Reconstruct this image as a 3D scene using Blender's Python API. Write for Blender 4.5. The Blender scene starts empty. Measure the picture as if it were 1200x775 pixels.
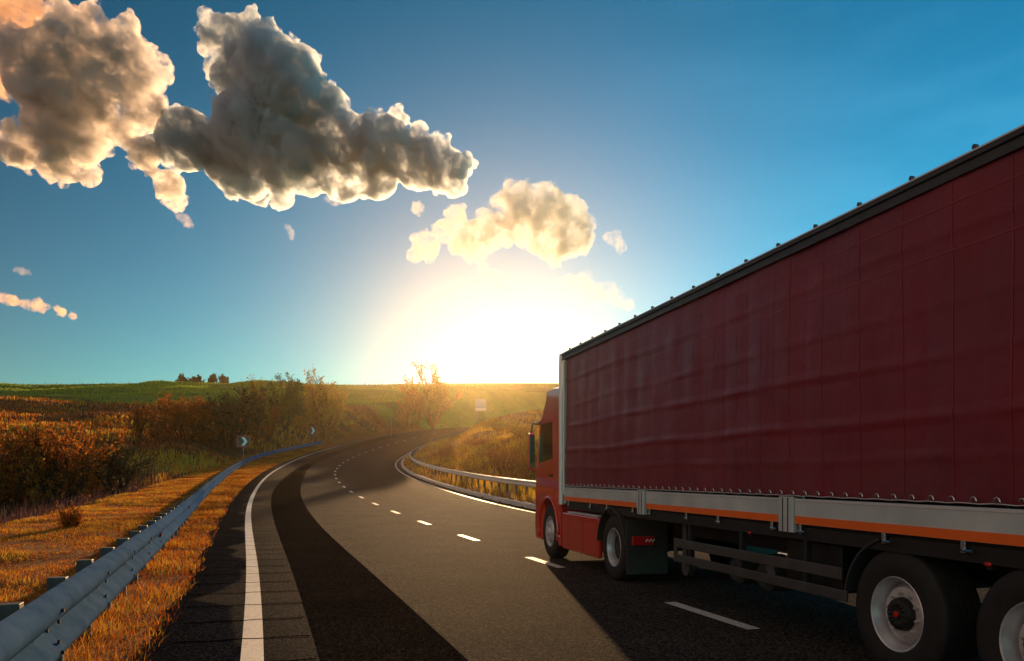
import bpy, bmesh, math, random
import numpy as np
from mathutils import Vector, Matrix, noise

# ------------------------------------------------------------------ camera, sky, sun, exposure
SC = bpy.context.scene
SUN_AZ, SUN_EL = math.radians(-3.0), math.radians(9.4)     # azimuth to the right of +Y, elevation
GLOW_AZ, GLOW_EL = math.radians(1.6), math.radians(7.4)
cam_d = bpy.data.cameras.new('camera'); cam = bpy.data.objects.new('camera', cam_d)
SC.collection.objects.link(cam); SC.camera = cam
cam.location = (0, 0, 1.65); cam.rotation_euler = (math.radians(90), 0, 0)
cam_d.sensor_width = 36; cam_d.lens = 36 * 942 / 1200; cam_d.shift_y = 169.5 / 1200
cam_d.clip_start = .05; cam_d.clip_end = 12000

def nset(n, **k):
    for a, b in k.items(): n.inputs[a.replace('_', ' ')].default_value = b
    return n

W = bpy.data.worlds.new('World'); SC.world = W; W.use_nodes = True
nt = W.node_tree; nt.nodes.clear(); N = nt.nodes.new; LK = nt.links.new
out = N('ShaderNodeOutputWorld'); bg = N('ShaderNodeBackground'); LK(bg.outputs[0], out.inputs[0])
sky = N('ShaderNodeTexSky'); sky.sky_type = 'NISHITA'; sky.sun_disc = False
sky.sun_elevation = SUN_EL; sky.sun_rotation = SUN_AZ
sky.air_density = 1.0; sky.dust_density = 0.0; sky.ozone_density = 2.5; sky.altitude = 100
SKY_K = .10
bg.inputs[1].default_value = SKY_K
tc = N('ShaderNodeTexCoord')
sundir = (math.sin(GLOW_AZ) * math.cos(GLOW_EL), math.cos(GLOW_AZ) * math.cos(GLOW_EL), math.sin(GLOW_EL))
nrm = N('ShaderNodeVectorMath'); nrm.operation = 'NORMALIZE'; LK(tc.outputs['Generated'], nrm.inputs[0])
dt = N('ShaderNodeVectorMath'); dt.operation = 'DOT_PRODUCT'; LK(nrm.outputs[0], dt.inputs[0]); dt.inputs[1].default_value = sundir
def wmath(op, a, b=None, c=None, clamp=False):
    m = N('ShaderNodeMath'); m.operation = op; m.use_clamp = clamp
    for i, v in enumerate((a, b, c)):
        if v is None: continue
        if isinstance(v, (int, float)): m.inputs[i].default_value = v
        else: LK(v, m.inputs[i])
    return m.outputs[0]
ang = wmath('ARCCOSINE', wmath('MINIMUM', dt.outputs['Value'], 1.0))
def glow(sig, col, pw=1.5):
    g = wmath('EXPONENT', wmath('MULTIPLY', wmath('POWER', wmath('DIVIDE', ang, sig), pw), -1.0))
    v = N('ShaderNodeVectorMath'); v.operation = 'SCALE'; v.inputs[0].default_value = col; LK(g, v.inputs['Scale'])
    return v.outputs[0]
def vadd(a, b, op='ADD'):
    v = N('ShaderNodeVectorMath'); v.operation = op
    for i, q in enumerate((a, b)):
        if isinstance(q, tuple): v.inputs[i].default_value = q
        else: LK(q, v.inputs[i])
    return v.outputs[0]
hs = N('ShaderNodeHueSaturation'); LK(sky.outputs[0], hs.inputs['Color'])
hs.inputs['Saturation'].default_value = 1.35; hs.inputs['Value'].default_value = 1.0
# thin high cirrus veil to the upper right, a streaky brightening of the sky
mp = N('ShaderNodeMapping'); mp.inputs['Scale'].default_value = (1.6, 1.0, 7.0); mp.inputs['Rotation'].default_value = (0, .25, 0)
LK(nrm.outputs[0], mp.inputs[0])
cn = N('ShaderNodeTexNoise'); cn.inputs['Scale'].default_value = 2.2; cn.inputs['Detail'].default_value = 7; cn.inputs['Roughness'].default_value = .55
cn.inputs['Distortion'].default_value = .4
LK(mp.outputs[0], cn.inputs['Vector'])
sx = N('ShaderNodeSeparateXYZ'); LK(nrm.outputs[0], sx.inputs[0])
cm = wmath('MULTIPLY', wmath('MULTIPLY_ADD', cn.outputs['Fac'], 3.0, -1.35, clamp=True), wmath('MULTIPLY_ADD', sx.outputs[0], 3.0, -.25, clamp=True))
cv = N('ShaderNodeVectorMath'); cv.operation = 'SCALE'; cv.inputs[0].default_value = (.25, .55, .7); LK(cm, cv.inputs['Scale'])
s = vadd(hs.outputs[0], (.0, .84, .74), 'MULTIPLY')
gr_ = N('ShaderNodeVectorMath'); gr_.operation = 'SCALE'; LK(s, gr_.inputs[0]); LK(wmath('MULTIPLY', wmath('MULTIPLY_ADD', sx.outputs[0], 1.15, 1.08), wmath('MULTIPLY_ADD', sx.outputs[2], -1.0, 1.22)), gr_.inputs['Scale']); s = gr_.outputs[0]
hz = wmath('EXPONENT', wmath('MULTIPLY', wmath('ABSOLUTE', wmath('SUBTRACT', sx.outputs[2], .06)), -7.0)); hv = N('ShaderNodeVectorMath'); hv.operation = 'SCALE'; hv.inputs[0].default_value = (1.6, .65, .75); LK(hz, hv.inputs['Scale']); s = vadd(s, hv.outputs[0])
s = vadd(s, cv.outputs[0])
for sig, pw, col in ((.50, 2.0, (.05, .35, .35)), (.22, 2.0, (4.4, 2.1, .4)), (.055, 1.2, (16, 10.5, 3.2))):
    s = vadd(s, glow(sig, col, pw))
# added warm brightening of the unseen sky behind-left, fill for the lorry's shaded side
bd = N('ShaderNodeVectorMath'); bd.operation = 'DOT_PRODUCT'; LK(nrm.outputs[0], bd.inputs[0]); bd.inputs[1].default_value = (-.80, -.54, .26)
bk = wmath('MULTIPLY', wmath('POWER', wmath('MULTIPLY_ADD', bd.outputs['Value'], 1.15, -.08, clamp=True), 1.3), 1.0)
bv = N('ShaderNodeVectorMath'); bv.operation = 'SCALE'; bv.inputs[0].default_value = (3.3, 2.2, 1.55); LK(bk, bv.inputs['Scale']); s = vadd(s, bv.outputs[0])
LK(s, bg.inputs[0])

sd = bpy.data.lights.new('sun', 'SUN'); sun = bpy.data.objects.new('sun', sd); SC.collection.objects.link(sun)
sd.energy = 5.0; sd.angle = math.radians(.6); sd.color = (1.0, .60, .28)
sv = Vector((math.sin(SUN_AZ) * math.cos(SUN_EL), math.cos(SUN_AZ) * math.cos(SUN_EL), math.sin(SUN_EL)))
sun.rotation_euler = sv.to_track_quat('Z', 'Y').to_euler(); sun.location = (0, 0, 60)

SC.view_settings.view_transform = 'Standard'; SC.view_settings.look = 'None'
SC.view_settings.gamma = 1; SC.view_settings.exposure = 0.4
SC.cycles.volume_bounces = 3; SC.cycles.max_bounces = 8; SC.cycles.transparent_max_bounces = 12
SC.cycles.use_denoising = True
SC.cycles.volume_step_rate = 1.0

F, CX, HY, HC = 942.0, 600.0, 557.0, 1.65
rng = np.random.default_rng(7); random.seed(7)

# ------------------------------------------------------------------ helpers
class MB:
    def __init__(s): s.v = []; s.f = []; s.mi = []; s.cur = 0
    def add(s, vs, fs):
        b = len(s.v); s.v += [tuple(v) for v in vs]; s.f += [tuple(i + b for i in f) for f in fs]; s.mi += [s.cur] * len(fs)
    def box(s, x0, x1, y0, y1, z0, z1):
        s.add([(x0,y0,z0),(x1,y0,z0),(x1,y1,z0),(x0,y1,z0),(x0,y0,z1),(x1,y0,z1),(x1,y1,z1),(x0,y1,z1)],
              [(0,3,2,1),(4,5,6,7),(0,1,5,4),(1,2,6,5),(2,3,7,6),(3,0,4,7)])
    def prism_x(s, prof, x0, x1):           # prof: (y,z) outline extruded along x
        n = len(prof)
        s.add([(x0, y, z) for y, z in prof] + [(x1, y, z) for y, z in prof],
              [tuple(range(n))[::-1], tuple(range(n, 2*n))] + [(i, (i+1) % n, (i+1) % n + n, i + n) for i in range(n)])
    def lathe_x(s, prof, n=48, cy=0, cz=0):  # prof: (x, r) revolved about an axis along x
        m = len(prof); vs = []
        for x, r in prof:
            for k in range(n):
                a = 2*math.pi*k/n; vs.append((x, cy + r*math.cos(a), cz + r*math.sin(a)))
        fs = [(i*n+k, i*n+(k+1) % n, (i+1)*n+(k+1) % n, (i+1)*n+k) for i in range(m-1) for k in range(n)]
        s.add(vs, fs)
    def tube(s, pts, r, n=6, cap=True):
        pts = [Vector(p) for p in pts]; rr = r if isinstance(r, (list, tuple)) else [r]*len(pts); vs = []
        for i, p in enumerate(pts):
            t = (pts[min(i+1, len(pts)-1)] - pts[max(i-1, 0)]).normalized()
            a = t.orthogonal().normalized() if i == 0 else (a - t*a.dot(t)).normalized()
            b = t.cross(a)
            for k in range(n):
                q = 2*math.pi*k/n; vs.append(p + (a*math.cos(q) + b*math.sin(q))*rr[i])
        m = len(pts)
        fs = [(i*n+k, i*n+(k+1) % n, (i+1)*n+(k+1) % n, (i+1)*n+k) for i in range(m-1) for k in range(n)]
        if cap: fs += [tuple(range(n))[::-1], tuple(range((m-1)*n, m*n))]
        s.add(vs, fs)
    def build(s, name, mats, parent=None, smooth=False, bevel=0, seg=2, auto=None):
        me = bpy.data.meshes.new(name); me.from_pydata(s.v, [], s.f)
        if not isinstance(mats, (list, tuple)): mats = [mats]
        for m in mats: me.materials.append(m)
        if len(mats) > 1: me.polygons.foreach_set('material_index', s.mi)
        me.update()
        o = bpy.data.objects.new(name, me); SC.collection.objects.link(o)
        if parent: o.parent = parent
        if smooth: me.polygons.foreach_set('use_smooth', [True]*len(me.polygons))
        if auto is not None:
            me.polygons.foreach_set('use_smooth', [True]*len(me.polygons)); me.set_sharp_from_angle(angle=math.radians(auto))
        if bevel:
            b = o.modifiers.new('bevel', 'BEVEL'); b.width = bevel; b.segments = seg; b.limit_method = 'ANGLE'; b.angle_limit = math.radians(35)
            if auto is None:
                me.polygons.foreach_set('use_smooth', [True]*len(me.polygons)); b.harden_normals = True
        return o

def np_mesh(name, V, quads=None, tris=None, mat=None, attr=None, smooth=False):
    me = bpy.data.meshes.new(name); V = np.asarray(V, np.float32)
    nq = 0 if quads is None else len(quads); ntr = 0 if tris is None else len(tris)
    me.vertices.add(len(V)); me.vertices.foreach_set('co', V.ravel())
    parts = []
    if nq: parts.append(np.asarray(quads).ravel())
    if ntr: parts.append(np.asarray(tris).ravel())
    li = np.concatenate(parts).astype(np.int32); me.loops.add(len(li)); me.loops.foreach_set('vertex_index', li)
    me.polygons.add(nq + ntr)
    st = np.concatenate([np.arange(nq)*4, nq*4 + np.arange(ntr)*3]).astype(np.int32)
    me.polygons.foreach_set('loop_start', st)
    if smooth: me.polygons.foreach_set('use_smooth', np.ones(nq+ntr, bool))
    me.update(calc_edges=True)
    if attr is not None:
        for k, a in attr.items():
            at = me.attributes.new(k, 'FLOAT', 'POINT'); at.data.foreach_set('value', np.asarray(a, np.float32))
    if mat: me.materials.append(mat)
    me.validate()
    o = bpy.data.objects.new(name, me); SC.collection.objects.link(o); return o

def tag(o, label=None, cat=None, group=None, kind=None):
    if label: o['label'] = label
    if cat: o['category'] = cat
    if group: o['group'] = group
    if kind: o['kind'] = kind
    return o
def empty(name, loc, rz=0):
    o = bpy.data.objects.new(name, None); SC.collection.objects.link(o); o.location = loc; o.rotation_euler = (0, 0, rz)
    o.empty_display_size = .3; return o

# ------------------------------------------------------------------ materials
class Mat:
    def __init__(s, name):
        s.m = bpy.data.materials.new(name); s.m.use_nodes = True; s.t = s.m.node_tree
        s.b = s.t.nodes['Principled BSDF']; s.out = s.t.nodes['Material Output']
    def n(s, ty, **k):
        q = s.t.nodes.new(ty)
        for a, v in k.items(): setattr(q, a, v)
        return q
    def l(s, a, b): s.t.links.new(a, b)
    def noise(s, scale, detail=4, rough=.5, vec=None, dist=0):
        q = s.n('ShaderNodeTexNoise'); q.inputs['Scale'].default_value = scale; q.inputs['Detail'].default_value = detail
        q.inputs['Roughness'].default_value = rough; q.inputs['Distortion'].default_value = dist
        s.l(vec if vec is not None else s.coord(), q.inputs['Vector']); return q.outputs['Fac']
    def coord(s, kind='Object', scale=None):
        q = s.n('ShaderNodeTexCoord').outputs[kind]
        if scale:
            m = s.n('ShaderNodeMapping'); m.inputs['Scale'].default_value = scale; s.l(q, m.inputs[0]); q = m.outputs[0]
        return q
    def ramp(s, fac, stops):
        q = s.n('ShaderNodeValToRGB'); e = q.color_ramp.elements
        while len(e) < len(stops): e.new(.5)
        for i, (p, c) in enumerate(stops): e[i].position = p; e[i].color = (*c, 1) if len(c) == 3 else c
        s.l(fac, q.inputs[0]); return q.outputs[0]
    def math(s, op, a, b=None, clamp=False):
        q = s.n('ShaderNodeMath', operation=op, use_clamp=clamp)
        for i, v in enumerate((a, b)):
            if v is None: continue
            if isinstance(v, (int, float)): q.inputs[i].default_value = v
            else: s.l(v, q.inputs[i])
        return q.outputs[0]
    def mix(s, fac, a, b, mode='MIX'):
        q = s.n('ShaderNodeMix', data_type='RGBA', blend_type=mode)
        for i, v in ((0, fac), (6, a), (7, b)):
            if isinstance(v, (int, float)): q.inputs[i].default_value = v
            elif isinstance(v, tuple): q.inputs[i].default_value = (*v, 1) if len(v) == 3 else v
            else: s.l(v, q.inputs[i])
        return q.outputs[2]
    def bump(s, h, strength=.3, dist=.02):
        q = s.n('ShaderNodeBump'); q.inputs['Strength'].default_value = strength; q.inputs['Distance'].default_value = dist
        s.l(h, q.inputs['Height']); s.l(q.outputs[0], s.b.inputs['Normal'])
    def set(s, color=None, rough=None, metal=None, spec=None, coat=None):
        for k, v in (('Base Color', color), ('Roughness', rough), ('Metallic', metal), ('Specular IOR Level', spec), ('Coat Weight', coat)):
            if v is None: continue
            if isinstance(v, (int, float)): s.b.inputs[k].default_value = v
            elif isinstance(v, tuple): s.b.inputs[k].default_value = (*v, 1)
            else: s.l(v, s.b.inputs[k])
        return s

def simple(name, col, rough=.5, metal=0, spec=.5, coat=0, var=.25, scale=6, bump=0, bscale=60):
    m = Mat(name); c2 = tuple(x*(1-var) for x in col)
    f = m.noise(scale, 5, .6)
    m.set(m.mix(m.ramp(f, [(.35, (0,0,0)), (.68, (1,1,1))]), c2, col), m.math('MULTIPLY_ADD', m.noise(scale*2.3, 3), .25) if False else rough, metal, spec, coat)
    if bump: m.bump(m.noise(bscale, 4), bump, .004)
    return m.m

def plantmat(name, stops, trans=.45, rough=.7):
    m = Mat(name); at = m.n('ShaderNodeAttribute', attribute_name='tint')
    col = m.ramp(at.outputs['Fac'], stops); m.set(col, rough, 0, .25)
    tr = m.n('ShaderNodeBsdfTranslucent'); m.l(col, tr.inputs[0]); mx = m.n('ShaderNodeMixShader'); mx.inputs[0].default_value = trans
    m.l(m.b.outputs[0], mx.inputs[1]); m.l(tr.outputs[0], mx.inputs[2]); m.l(mx.outputs[0], m.out.inputs[0]); return m.m

# ------------------------------------------------------------------ the road's line
PX = [(823,719),(641,662),(552,632),(497.5,614),(463,601.6),(439,591),(422.7,583.8),(411,577),(402.3,571.3),(396.6,566),(393,561),(391,557),(391.8,553),(393.5,549),(397,546),(401,543),(406,539.5),(413,536.2),(420,533.2),(428,530.5),(436,527.8),(445,524.8),(454,522),(463,519.3),(473,516.6),(484,513.8),(495.5,511),(508,508),(522,505.3),(536,502.8),(550,500.6)]
d0 = HC*F/(719-HY); cl = [np.array([(823-CX)/F*d0, d0, 0.])]
for i, p in enumerate(PX[1:]):
    r = np.array([(p[0]-CX)/F, 1, (HY-p[1])/F]); S = 5.6 if i == 0 else 6.2
    a = r[:2]; o = cl[-1][:2]; A = a@a; B = -2*a@o; C = o@o - S*S
    cl.append(r*((-B + math.sqrt(max(B*B-4*A*C, 0)))/(2*A)) + np.array([0, 0, HC]))
cl = np.array(cl); cl[:4, 2] = 0
a0 = math.radians(-16.8); back = [cl[0] - np.array([math.sin(a0), math.cos(a0), 0])*k for k in range(42, 0, -6)]
v = cl[-1]-cl[-2]; hd = math.atan2(v[0], v[1]); e = cl[-1].copy(); ext = []
for k in range(26):
    hd = min(hd + math.radians(5.5), math.radians(80)); e = e + np.array([math.sin(hd)*6.2, math.cos(hd)*6.2, .35 if k < 8 else .1]); ext.append(e.copy())
CL = np.vstack([back, cl, ext]); NB = len(back)
for it in range(3):                       # light smoothing
    Q = CL.copy(); Q[1:-1] = .25*CL[:-2] + .5*CL[1:-1] + .25*CL[2:]; CL = Q
# offsets of the lines, given at the dash positions (see PX)
OFF = {'L': [5.05,5.2,5.45,5.6,5.72,5.76,5.8,5.8,5.8,5.82,5.84,5.84,5.9,6.0,6.2,6.4,6.65,6.95,7.25,7.55,7.85,8.1,8.35,8.6,9.0,9.3,9.5],
       'BL':[4.5,4.55,4.72,4.8,4.8,4.8,4.82,4.78,4.65,4.45,4.3,4.2,4.1,4.05,4.15,4.3,4.5,4.8,5.05,5.3,5.6,5.95,6.3,6.6,7.0,7.5,7.9],
       'BR':[3.25,3.27,3.45,3.45,3.35,3.3,3.2,3.1,2.95,2.8,2.68,2.65,2.75,2.95,3.1,3.1,3.05,3.15,3.35,3.55,3.7,3.9,4.2,4.6,4.95,5.4,5.9],
       'G': [6.65,6.9,7.25,7.5,7.7,7.85,8.05,8.25,8.45,8.62,8.85,9.15,9.5,9.9,10.4,11.,11.5,11.8,11.95,12.05,12.2,12.3,12.4,12.65,13.1,13.5,13.8],
       'R': [5.3,5.3,5.35,5.4,5.5,5.7,6.0,6.3,6.5,6.52,6.45,6.48,6.45,6.4,6.4,6.4,6.5,6.7,6.9,6.9,6.8,6.6,6.5,6.4,6.4,6.4,6.4]}
n = len(CL); IDX = np.arange(n)
OFFA = {}
for k, a in OFF.items():
    a = np.array(a, float); xs = np.arange(len(a)) + NB
    if k == 'G': a = np.concatenate([[6.1, 6.38], a]); xs = np.concatenate([[NB-2, NB-1], xs])
    full = np.interp(IDX, xs, a)
    for it in range(2): full[1:-1] = .25*full[:-2] + .5*full[1:-1] + .25*full[2:]
    OFFA[k] = full
# dense resampling by cubic (Catmull-Rom) interpolation
def catmull(P, sub):
    P = np.asarray(P, float); P2 = np.concatenate([P[:1], P, P[-1:]]); o = []
    for i in range(len(P)-1):
        a, b, c, d = P2[i:i+4]
        for t in np.arange(sub)/sub:
            o.append(.5*((2*b) + (-a+c)*t + (2*a-5*b+4*c-d)*t*t + (-a+3*b-3*c+d)*t**3))
    o.append(P[-1]); return np.array(o)
SUB = 6
DC = catmull(CL, SUB); DO = {k: catmull(a[:, None], SUB)[:, 0] for k, a in OFFA.items()}
T2 = np.gradient(DC[:, :2], axis=0); T2 /= np.linalg.norm(T2, axis=1)[:, None]; NR = np.stack([T2[:, 1], -T2[:, 0]], 1)
ARC = np.concatenate([[0], np.cumsum(np.linalg.norm(np.diff(DC[:, :2], axis=0), axis=1))])
ND = len(DC)
def off(i, o, dz=0.):                      # point at lateral offset o (right positive) of dense sample i (float allowed)
    f = lambda A: np.interp(i, np.arange(ND), A)
    x, y, z = f(DC[:, 0]), f(DC[:, 1]), f(DC[:, 2]); nx, ny = f(NR[:, 0]), f(NR[:, 1])
    return np.array([x + nx*o, y + ny*o, z + dz])
def at_arc(s): return np.interp(s, ARC, np.arange(ND))
def dof(k, i): return np.interp(i, np.arange(ND), DO[k])

def near(x, y):                            # nearest dense sample index and signed offset, vectorised
    x = np.asarray(x, float); y = np.asarray(y, float); sh = x.shape; x = x.ravel(); y = y.ravel()
    idx = np.empty(len(x), int)
    for a in range(0, len(x), 20000):
        dx = x[a:a+20000, None] - DC[None, :, 0]; dy = y[a:a+20000, None] - DC[None, :, 1]
        idx[a:a+20000] = np.argmin(dx*dx + dy*dy, 1)
    dx = x - DC[idx, 0]; dy = y - DC[idx, 1]
    o = dx*NR[idx, 0] + dy*NR[idx, 1]; t = dx*T2[idx, 0] + dy*T2[idx, 1]
    dist = np.hypot(dx, dy); o = np.where(np.abs(t) > 3, np.sign(o)*dist, o)
    z = DC[idx, 2] + t*np.gradient(DC[:, 2])[idx]/np.maximum(np.gradient(ARC)[idx], .1)*(np.abs(t) < 3)
    return idx.reshape(sh), o.reshape(sh), z.reshape(sh)
def smooth(t): t = np.clip(t, 0, 1); return t*t*(3-2*t)
def vnoise(x, y, s, seed=0):               # cheap smooth value noise
    x = np.asarray(x)*s + seed*17.3; y = np.asarray(y)*s + seed*9.1
    xi = np.floor(x).astype(int); yi = np.floor(y).astype(int); fx = smooth(x-xi); fy = smooth(y-yi)
    def h(a, b):
        q = np.sin(a*127.1 + b*311.7 + seed*74.7)*43758.5453; return q - np.floor(q)
    return (h(xi, yi)*(1-fx) + h(xi+1, yi)*fx)*(1-fy) + (h(xi, yi+1)*(1-fx) + h(xi+1, yi+1)*fx)*fy - .5
PLX = [-500, 48, 62, 80, 100, 130, 170, 230, 280, 300, 315, 340, 500, 900]
PLZ = [-2.0, -2.0, -1.2, 2.0, 5.2, 9.8, 16.0, 25.0, 33.0, 35.6, 35.8, 34.0, 24.0, 10.0]
PRX = [-500, 10, 40, 60, 80, 100, 130, 155, 175, 200, 240, 280, 300, 315, 340, 500, 900]
PRZ = [.3, .3, .8, 2.2, 4.0, 5.9, 8.6, 11.0, 14.5, 19.5, 26.5, 32.3, 34.3, 34.6, 33.0, 24, 10]
def ground(x, y):
    x = np.asarray(x, float); y = np.asarray(y, float)
    i, o, zr = near(x, y)
    re = np.where(y > 0, np.sqrt(np.maximum(y, 0)**2 + (.22*x)**2), y)
    nz = vnoise(x, y, .03, 1)*3.4 + vnoise(x, y, .09, 2)*1.5 + vnoise(x, y, .3, 3)*.25
    amp = smooth((re-30)/60)*.8 + .25
    amp = amp*(1 - .75*smooth((re-270)/30)*(re < 330))
    bl = np.interp(re, PLX, PLZ) + nz*amp; br = np.interp(re, PRX, PRZ) + nz*amp
    vl = np.maximum(12.3, DO['G'][i] + 1.3); L = DO['L'][i]; R = DO['R'][i]
    d = -o
    zl = zr - .03 - .012*np.clip(d - L - .9, 0, 20) + vnoise(x, y, .8, 5)*.10*smooth((d-L-1)/1.0) + vnoise(x, y, .25, 6)*.18*smooth((d-L-2)/2)
    zl = zl + (bl - zl)*smooth((d - vl)/9.0)
    zrr = zr + .12 + .25*smooth((o - R - .9)/1.2) + vnoise(x, y, .8, 5)*.06
    zrr = zrr + (br - zrr)*smooth((o - R - 2.6)/9.0)
    z = np.where(o < 0, zl, zrr)
    under = (d < L + .86) & (o < R + .72)
    return np.where(under, zr - .16, z)
def gz(x, y): return float(ground(np.array([x]), np.array([y]))[0])
def ray_xy(px, D): return (px-CX)/F*D, D
def zpix(y, D): return HC + (HY-y)/F*D

# ------------------------------------------------------------------ ground sheet
def lines(segs):
    o = []
    for a, b, s in segs: o += list(np.arange(a, b, s))
    return np.array(o + [segs[-1][1]])
gx = lines([(-600, -200, 16), (-200, -90, 5), (-90, -45, 1.6), (-45, 14, .55), (14, 40, 1.3), (40, 120, 5), (120, 600, 20)])
gy = lines([(-150, -20, 6), (-20, 0, 1.2), (0, 60, .5), (60, 130, .8), (130, 220, 1.3), (220, 340, 2.0), (340, 700, 20)])
GX, GY = np.meshgrid(gx, gy); GZ = ground(GX, GY)
V = np.stack([GX.ravel(), GY.ravel(), GZ.ravel()], 1); nx, ny = len(gx), len(gy)
ii = (np.arange(ny-1)[:, None]*nx + np.arange(nx-1)[None, :]).ravel()
Qd = np.stack([ii, ii+1, ii+1+nx, ii+nx], 1)
gi, go, _ = near(GX, GY)

m = Mat('ground_cover')
co = m.coord('Object')
big = m.noise(.035, 5, .6, co); mid = m.noise(.35, 6, .65, co); fine = m.noise(9, 6, .7, co); stretch = m.noise(.16, 6, .65, m.coord('Object', (.35, 1.4, 1)))
dry = m.ramp(mid, [(.30, (.12, .035, .008)), (.5, (.30, .10, .018)), (.7, (.42, .19, .03))])
dry = m.mix(m.ramp(fine, [(.35, (0, 0, 0)), (.65, (1, 1, 1))]), m.mix(1.0, dry, (.45, .38, .35), 'MULTIPLY'), dry)
scrub = m.ramp(stretch, [(.35, (.035, .016, .008)), (.5, (.13, .045, .012)), (.62, (.30, .10, .02)), (.75, (.16, .12, .02))])
green = m.ramp(m.noise(.12, 7, .7, m.coord('Object', (.3, 1.5, 1))), [(.3, (.04, .08, .01)), (.5, (.12, .21, .015)), (.7, (.24, .27, .03))])
ga = m.n('ShaderNodeAttribute', attribute_name='zone_green'); sa = m.n('ShaderNodeAttribute', attribute_name='zone_scrub')
col = m.mix(sa.outputs['Fac'], dry, scrub); col = m.mix(ga.outputs['Fac'], col, green)
m.set(col, .95, 0, .1); m.bump(m.math('ADD', mid, m.math('MULTIPLY', fine, .25)), .6, .25)
M_GROUND = m.m
re = np.sqrt(np.maximum(GY, 0)**2 + (.22*GX)**2)
zg = smooth((re - 178 + vnoise(GX, GY, .03, 8)*70 + vnoise(GX, GY, .15, 9)*30)/22)
vl = np.maximum(12.3, DO['G'][gi] + 1.3)
zs = np.where(go < 0, smooth((-go - vl - .5 + vnoise(GX, GY, .4, 4)*2)/3), smooth((go - 14)/30)*.4)
o = np_mesh('ground', V, quads=Qd, mat=M_GROUND, attr={'zone_green': zg.ravel(), 'zone_scrub': zs.ravel()}, smooth=True)
tag(o, kind='structure')

# ------------------------------------------------------------------ road
def asphalt(name, c0, c1, rough=.9, spec=.05, ior=1.12):
    m = Mat(name); co = m.coord('Object')
    vor = m.n('ShaderNodeTexVoronoi'); vor.inputs['Scale'].default_value = 55; m.l(co, vor.inputs['Vector'])
    sp = m.ramp(vor.outputs['Color'], [(.15, (.22, .22, .22)), (.5, (.8, .8, .8)), (.85, (2.1, 2.0, 1.9))])
    base = m.ramp(m.noise(.7, 6, .6, co), [(.3, c0), (.7, c1)])
    base = m.mix(1.0, base, sp, 'MULTIPLY')
    g = m.noise(30, 5, .75, co); base = m.mix(1.0, base, m.ramp(g, [(.3, (.5, .5, .5)), (.7, (1.35, 1.35, 1.35))]), 'MULTIPLY')
    m.set(base, rough, 0, spec); m.b.inputs['IOR'].default_value = ior
    m.bump(m.math('ADD', vor.outputs['Distance'], m.math('MULTIPLY', g, .8)), .8, .012); return m.m
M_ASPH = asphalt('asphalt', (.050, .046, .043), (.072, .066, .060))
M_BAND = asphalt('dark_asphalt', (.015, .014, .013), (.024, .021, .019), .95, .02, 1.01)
def strip(name, i0, i1, oa, ob, dz, mat, step=1, cols=2, kind='structure', skirt=0):
    ids = np.arange(i0, i1 + 1e-6, step); vs = []; nc = cols + (2 if skirt else 0)
    for i in ids:
        a = oa(i) if callable(oa) else oa; b = ob(i) if callable(ob) else ob
        row = [off(i, a + (b-a)*k/(cols-1), dz) for k in range(cols)]
        if skirt: row = [row[0] - [0, 0, skirt]] + row + [row[-1] - [0, 0, skirt]]
        vs += row
    nn = len(ids); q = [(r*nc+c, r*nc+c+1, (r+1)*nc+c+1, (r+1)*nc+c) for r in range(nn-1) for c in range(nc-1)]
    o = np_mesh(name, np.array(vs), quads=np.array(q), mat=mat, smooth=False); 
    if kind: tag(o, kind=kind)
    return o
D0 = NB*SUB                                 # dense index of the first dash
strip('road', 0, ND-1, lambda i: -(dof('L', i)+.95 + .06*math.sin(i*.9) + .04*math.sin(i*2.3)), lambda i: dof('R', i)+.72, 0, M_ASPH, cols=6, skirt=.25)
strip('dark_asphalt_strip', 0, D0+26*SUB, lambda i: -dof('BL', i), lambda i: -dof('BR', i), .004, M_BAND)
m = Mat('road_paint'); co = m.coord('Object')
w = m.ramp(m.noise(45, 6, .8, co), [(.36, (.16, .15, .13)), (.47, (.72, .70, .66))]); w = m.mix(m.ramp(m.noise(2.5, 5, .6, co), [(.5, (0,0,0)), (.75, (.6,.6,.6))]), w, (.30, .28, .25))
m.set(w, .6, 0, .4); m.bump(m.noise(60, 4, .7, co), .4, .006); M_PAINT = m.m
strip('left_edge_line', 0, ND-1, lambda i: -(dof('L', i)+.10), lambda i: -(dof('L', i)-.10), .008, M_PAINT)
strip('right_edge_line', 0, ND-1, lambda i: dof('R', i)-.09, lambda i: dof('R', i)+.09, .008, M_PAINT)
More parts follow.
